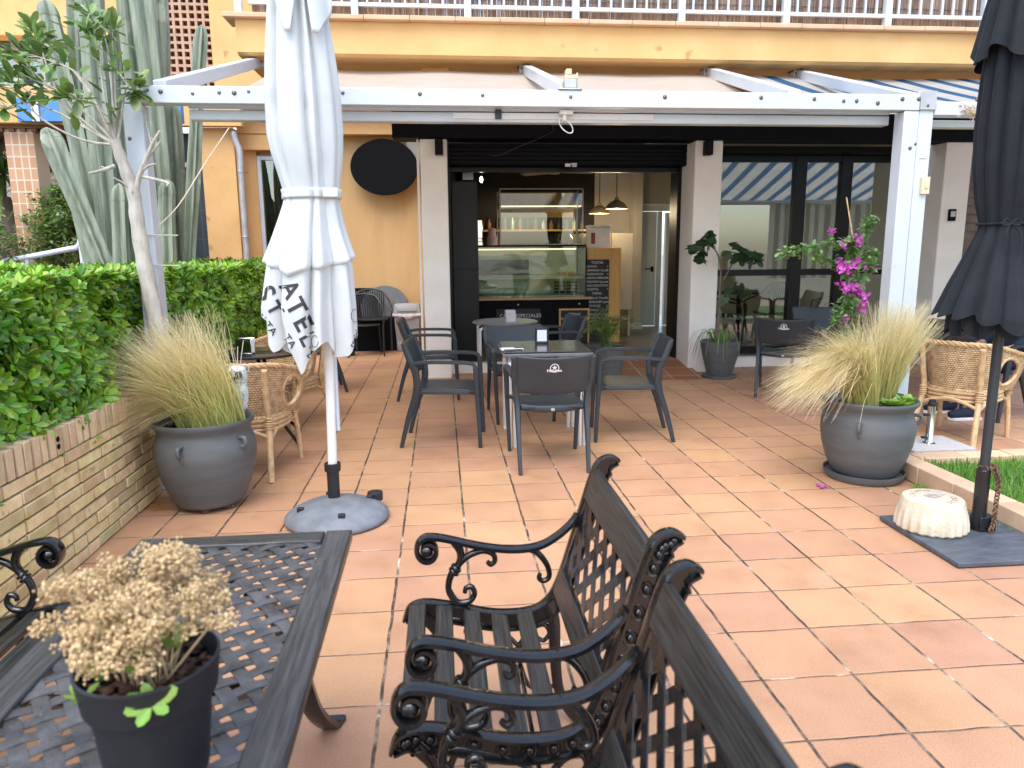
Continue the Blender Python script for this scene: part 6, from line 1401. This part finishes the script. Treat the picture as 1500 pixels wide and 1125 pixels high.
# ------------------------------------------------------------ columnar cactus
cc = thing('column_cactus', 'tall cluster of grey green fluted cactus columns behind the hedge', 'cactus', (-2.9, 7.5, .2))
def cact(pts, w, Y, taper=True, ribs=5):
    Q = cr_spline([gy(x, y, Y) for x, y in pts], 8); b = Q[0].copy(); dirn = (Q[0]-Q[1]).normalized(); Q = [Q[0]+dirn*((Q[0].z-.2)/max(.3, -dirn.z))]+Q; n = len(Q); ang = U(0, 6); r = w*.0071/2*1.0; vs = []; K = ribs*6; ln = [0]
    for i in range(1, n): ln.append(ln[-1]+(Q[i]-Q[i-1]).length)
    T = ln[-1]; Wm = MB(); rads = []
    QQ = []; RR = []
    for i in range(n):
        d = T-ln[i]; t = min(1, d/.16) if taper else 1; QQ.append(Q[i]); RR.append(r*(math.sqrt(max(.0, 1-(1-t) ** 2)) if t < 1 else 1)*(1+.06*math.sin(ln[i]*5+ang)))
    if taper:
        tp = (Q[-1]-Q[-2]).normalized(); QQ = QQ[:-1]; RR = RR[:-1]; base = Q[-1]-tp*.15
        for k in range(6):
            tt = k/5; QQ.append(base+tp*.15*tt); RR.append(r*max(.04, math.sqrt(max(0, 1-tt*tt))))
    for q, rr in zip(QQ, RR):
        for k in range(K):
            a = 2*PI*k/K; f = .52+.56*abs(math.cos(a*ribs/2)) ** 1.9; vs.append(q+Vector((math.cos(a+ang), math.sin(a+ang), 0))*rr*f)
    m = len(QQ); Wm.add(vs, [(i*K+k, i*K+(k+1) % K, (i+1)*K+(k+1) % K, (i+1)*K+k) for i in range(m-1) for k in range(K)]+[tuple((m-1)*K+k for k in range(K))])
    Wm.build('stem', CACT, cc, world=True, smooth=50)
CS = [([(148, 378), (120, 310), (92, 245), (68, 186)], 26, 7.2, 1), ([(152, 378), (125, 250), (95, 120), (66, -2)], 26, 7.6, 1), ([(165, 378), (150, 220), (138, 80), (128, -60)], 30, 7.5, 0), ([(160, 378), (136, 250), (118, 120), (112, -60)], 24, 7.9, 0), ([(185, 378), (185, 240), (178, 120), (171, 36)], 24, 7.7, 1), ([(178, 378), (176, 330), (174, 268)], 20, 7.0, 1), ([(235, 378), (215, 230), (197, 90), (180, -60)], 26, 7.6, 0), ([(245, 378), (235, 250), (222, 110), (200, -60)], 28, 7.4, 0), ([(240, 378), (236, 200), (234, 60), (231, -60)], 24, 7.8, 0), ([(277, 378), (285, 230), (290, 120), (295, 36)], 17, 7.3, 1), ([(245, 378), (244, 320), (245, 262)], 20, 7.0, 1), ([(264, 378), (258, 280), (254, 200), (250, 150)], 22, 7.6, 1), ([(222, 378), (215, 260), (205, 160), (200, 95)], 26, 7.9, 1), ([(200, 378), (196, 280), (190, 200), (186, 120)], 24, 8.0, 1), ([(135, 378), (115, 300), (88, 225), (78, 190)], 22, 7.9, 1), ([(232, 378), (228, 300), (222, 240), (220, 200)], 22, 7.1, 1)]
for p, w, Y, tpr in CS: cact(p, w, Y, tpr, random.choice((5, 6)))
# ------------------------------------------------------------ yucca and shrubs in the far left corner
yu = thing('yucca', 'spiky yucca with thick trunk behind the tiled column', 'tree', (-6.2, 10.8, 0))
W = MB(); W.tube(cr_spline([gy(22, 400, 10.8)-Vector((0, 0, .8)), gy(18, 360, 10.8), gy(8, 320, 10.8), gy(0, 290, 10.8)], 5), [.20-.005*i for i in range(16)], 12); W.build('trunk', BARKB, yu, world=True)
W = MB()
for cx, cy_0, nn in ((5, 255, 120), (60, 262, 70), (-10, 215, 80)):
    c = gy(cx, cy_0, 10.8)
    for i in range(nn):
        d = Vector((random.gauss(0, 1), random.gauss(0, 1), random.gauss(.1, .8))).normalized(); L = U(.45, .75); s = d.cross(Vector((0, 0, 1))).normalized(); pts = [c, c+d*L*.5+Vector((0, 0, .02)), c+d*L-Vector((0, 0, .12*L))]; vs = []
        for p, w in zip(pts, (.016, .018, .002)): vs += [p-s*w, p+s*w]
        W.add(vs, [(0, 1, 3, 2), (2, 3, 5, 4)])
W.build('crown', LEAFT, yu, world=True, smooth=None, fix=False)
def shrub(name, label, boxes, n, mat, L=(.05, .09)):
    W = MB(); sx = sum(b[0] for b in boxes)/len(boxes); sy = sum(b[1] for b in boxes)/len(boxes)
    for b in boxes:
        for i in range(n):
            d = Vector((random.gauss(0, 1), random.gauss(0, 1), random.gauss(0, 1))).normalized()*U(.65, 1.05); p = Vector((b[0]+d.x*b[3], b[1]+d.y*b[3], b[2]+d.z*b[4])); p += Vector((noise.noise(p*3), 0, noise.noise(p*3+Vector((9, 0, 0)))))*.12
            for k in range(2): W.leaf(p, Vector((U(-1, 1), U(-1, 1), U(-.6, .6))).normalized(), Vector((0, 0, 1)), U(*L), U(.025, .045), .3)
    s = thing(name, label, 'shrub', (sx, sy, 0)); W.build('foliage', mat, s, world=True, smooth=60, fix=False)
    T = MB()
    for b in boxes:
        for j in range(5): T.tube([(b[0]+U(-.1, .1), b[1], 0), (b[0]+U(-.2, .2), b[1]+U(-.1, .1), b[2])], .02, 5)
    T.build('stems', BARKB, s, world=True)
a = gy(92, 335, 9.6); b = gy(100, 310, 9.8); shrub('shrub', 'light green shrub between the tiled column and the cactus', [(a.x, 9.6, a.z-.1, .35, .45), (b.x, 9.8, b.z, .3, .35), (a.x-.2, 9.9, a.z+.0, .35, .5)], 650, LEAFB)
a = gy(-5, 350, 9.0); shrub('shrub', 'yellow green shrub at the far left edge', [(a.x-.1, 9.0, a.z-.1, .38, .3), (a.x-.5, 9.2, a.z+.2, .4, .4)], 450, LEAFB)

pl = thing('low_palm', 'low palm with arching fronds reflected in the display case glass', 'palm', (3.1, -7.5, 0))
W = MB(); W.lathe([(.001, -.08), (.3, -.08), (.34, .5), (.32, .55), (.001, .52)], n=28); W.build('trunk', BARKB, pl)
W = MB()
for i in range(34):
    a = U(0, 2*PI); e = U(.1, 1.2); L = U(.9, 1.4); o = Vector((math.cos(a)*math.cos(e), math.sin(a)*math.cos(e), math.sin(e))); P = cr_spline([Vector((0, 0, .6)), Vector((0, 0, .6))+o*L*.5+Vector((0, 0, .12)), Vector((0, 0, .6))+o*L-Vector((0, 0, .2*L))], 8)
    for k in range(2, len(P)):
        tg = (P[k]-P[k-1]).normalized(); s = tg.cross(Vector((0, 0, 1))).normalized()
        for q in (-1, 1): W.leaf(P[k], s*q+tg*.7, Vector((0, 0, 1)), U(.2, .3), .022, .2)
W.build('fronds', LEAFD, pl, smooth=60, fix=False)
# ------------------------------------------------------------ seated person at the right edge (mostly behind the parasol)
def skin_mesh(name, joints, edges, mat, parent, sub=2, root=0):
    me = D.meshes.new(name); me.from_pydata([j[0] for j in joints], edges, []); o = D.objects.new(name, me); COL.objects.link(o); me.materials.append(mat)
    if parent: o.parent = parent
    o.modifiers.new('skin', 'SKIN'); 
    if not me.skin_vertices: 
        bm = bmesh.new(); bm.from_mesh(me); bm.verts.layers.skin.verify(); bm.to_mesh(me); bm.free()
    for i, j in enumerate(joints):
        r = j[1]; me.skin_vertices[0].data[i].radius = r if isinstance(r, tuple) else (r, r)
        me.skin_vertices[0].data[i].use_root = (i == root)
    o.modifiers['skin'].use_smooth_shade = True
    s = o.modifiers.new('sub', 'SUBSURF'); s.levels = sub; s.render_levels = sub
    return o
PX, PY = 4.98, 5.92
per = thing('person', 'seated person in navy clothes and white soled shoes behind the charcoal parasol', 'person', (PX, PY, 0), R(-4))
# local: faces -X, seat at z .46
J = [((0, 0, .54), (.15, .12)), ((.02, 0, .72), (.14, .11)), ((.03, 0, .90), (.16, .11)), ((.02, 0, 1.04), (.13, .09)), ((0, 0, 1.12), .055), ((-.02, 0, 1.20), .06), ((-.03, 0, 1.29), (.085, .075)), ((-.025, 0, 1.37), (.07, .065)),
     ((-.05, -.10, .53), .09), ((-.44, -.13, .52), .065), ((-.42, -.13, .28), .055), ((-.40, -.13, .09), .038), ((-.50, -.14, .05), .035), ((-.56, -.14, .045), .028),
     ((-.05, .10, .53), .09), ((-.44, .13, .52), .065), ((-.46, .14, .28), .055), ((-.44, .14, .09), .038), ((-.54, .15, .05), .035), ((-.60, .15, .045), .028),
     ((.03, -.19, 1.02), .055), ((.06, -.25, .78), .042), ((-.16, -.20, .63), .034), ((-.25, -.15, .61), .03), ((.03, .19, 1.02), .055), ((.06, .25, .78), .042), ((-.16, .20, .63), .034), ((-.25, .15, .61), .03)]
E_ = [(0, 1), (1, 2), (2, 3), (3, 4), (4, 5), (5, 6), (6, 7), (0, 8), (8, 9), (9, 10), (10, 11), (11, 12), (12, 13), (0, 14), (14, 15), (15, 16), (16, 17), (17, 18), (18, 19), (3, 20), (20, 21), (21, 22), (22, 23), (3, 24), (24, 25), (25, 26), (26, 27)]
for s, hi in ((-1, 23), (1, 27)):
    p = Vector(J[hi][0]); b = len(J)
    for k in range(4):
        y = p.y+s*(-.024+.016*k); L = (.062, .072, .068, .054)[k]; i = len(J)
        J += [((p.x-.045, y, p.z-.002), .0095), ((p.x-.045-L*.5, y, p.z-.008), .0085), ((p.x-.045-L*.9, y, p.z-.03), .0075)]; E_ += [(hi, i), (i, i+1), (i+1, i+2)]
    i = len(J); J += [((p.x-.02, p.y-s*.036, p.z-.004), .0105), ((p.x-.055, p.y-s*.05, p.z-.012), .009)]; E_ += [(hi, i), (i, i+1)]
skin_mesh('body', J, E_, SKIN, per)
g = 1.16
cl = [0, 1, 2, 3, 8, 9, 10, 11, 14, 15, 16, 17, 20, 21, 22, 24, 25, 26]; mp_ = {a: i for i, a in enumerate(cl)}
CJ = [(J[a][0], tuple(x*g+.006 for x in J[a][1]) if isinstance(J[a][1], tuple) else J[a][1]*g+.010) for a in cl]
skin_mesh('clothing', CJ, [(mp_[a], mp_[b]) for a, b in E_ if a in mp_ and b in mp_], NAVYC, per)
for s, a, b in ((-1, 11, 13), (1, 17, 19)):
    p, q = Vector(J[a][0]), Vector(J[b][0]); W = MB(); W.tube(cr_spline([(p.x+.05, p.y, .06), (p.x+.01, p.y, .075), (p.x-.08, p.y, .062), (q.x-.03, q.y, .05), (q.x-.055, q.y, .045)], 4), [.035, .044, .047, .047, .046, .046, .045, .045, .044, .043, .042, .040, .038, .036, .033, .028, .015], 12); o = W.build('shoe', NAVYC, per, smooth=60)
    W = MB(); W.prism([(p.x+.065+.0, p.y-.038), (p.x+.08, p.y), (p.x+.065, p.y+.038), (q.x-.03, q.y+.046), (q.x-.068, q.y), (q.x-.03, q.y-.046)], lambda a_, b_, h: (a_, b_, .002+h), .028); W.build('sole', SOLE, o, bevel=.006)
W = MB(); W.ball((-.005, 0, 1.345), .098, 20, 12, sc=(.98, .86, 1.0)); W.v = [(max(v[0], -.07+.6*max(0, 1.36-v[2])), v[1], v[2]) for v in W.v]; W.build('hair', HAIRM, per, smooth=60)
W = MB()
for s in (-1, 1): W.ball((-.108, s*.032, 1.30), .012, 10, 6)
W.build('eye', SOLE, per)
W = MB(); W.tube(cr_spline([(-.105, 0, 1.305), (-.128, 0, 1.275), (-.135, 0, 1.262), (-.108, 0, 1.254)], 4), [.007, .008, .009, .010, .011, .012, .013, .013, .014, .014, .013, .012, .010], 8); W.build('nose', SKIN, per)
W = MB(); W.tube([(-.106, -.024, 1.228), (-.114, 0, 1.226), (-.106, .024, 1.228)], [.003, .006, .003], 6); W.build('mouth', M('lips', (.35, .14, .11), (.4, .17, .14)), per)
W = MB()
for s in (-1, 1): W.ball((-.015, s*.085, 1.29), .028, 8, 6, sc=(.6, .35, 1))
W.build('ear', SKIN, per)
dup(ch, (PX+.02, PY, 0), R(-94), 'dark plastic armchair the seated person sits on')
# ------------------------------------------------------------ light, sky, camera
w = D.worlds.new('World'); SC.world = w; w.use_nodes = True; t = w.node_tree; t.nodes.clear(); N = NT(t)
SUN_EL, SUN_AZ = R(62), R(205)      # azimuth clockwise from +Y
sky = N.n('TexSky', _sky_type='NISHITA', _sun_disc=False, _sun_elevation=SUN_EL, _sun_rotation=SUN_AZ, _air_density=1.0, _dust_density=1.5, _ozone_density=1.0)
hs = N.n('HueSaturation', Color=sky.outputs[0], Saturation=.8)
bg_ = N.n('Background', Color=hs.outputs[0], Strength=.15); ow_ = N.n('OutputWorld'); N.l(bg_.outputs[0], ow_.inputs[0])
sl = D.lights.new('sun', 'SUN'); sl.energy = .95; sl.angle = R(50); sl.color = (1, .96, .90)
so = D.objects.new('sun', sl); COL.objects.link(so); dv = Vector((math.sin(SUN_AZ)*math.cos(SUN_EL), math.cos(SUN_AZ)*math.cos(SUN_EL), math.sin(SUN_EL)))
so.location = dv*20; so.rotation_euler = dv.to_track_quat('Z', 'Y').to_euler()
cd = D.cameras.new('camera'); co = D.objects.new('camera', cd); COL.objects.link(co); SC.camera = co
cd.sensor_width = 36; cd.lens = FPX/1500*36; cd.clip_start = .05; cd.clip_end = 600
co.matrix_world = Matrix((( RT.x, UPV.x, -FW.x, 0), (RT.y, UPV.y, -FW.y, 0), (RT.z, UPV.z, -FW.z, CH), (0, 0, 0, 1)))
cd.dof.use_dof = True; cd.dof.focus_distance = 5.0; cd.dof.aperture_fstop = 4.8
SC.view_settings.view_transform = 'Standard'; SC.view_settings.look = 'None'; SC.view_settings.exposure = 1.65; SC.view_settings.gamma = 1
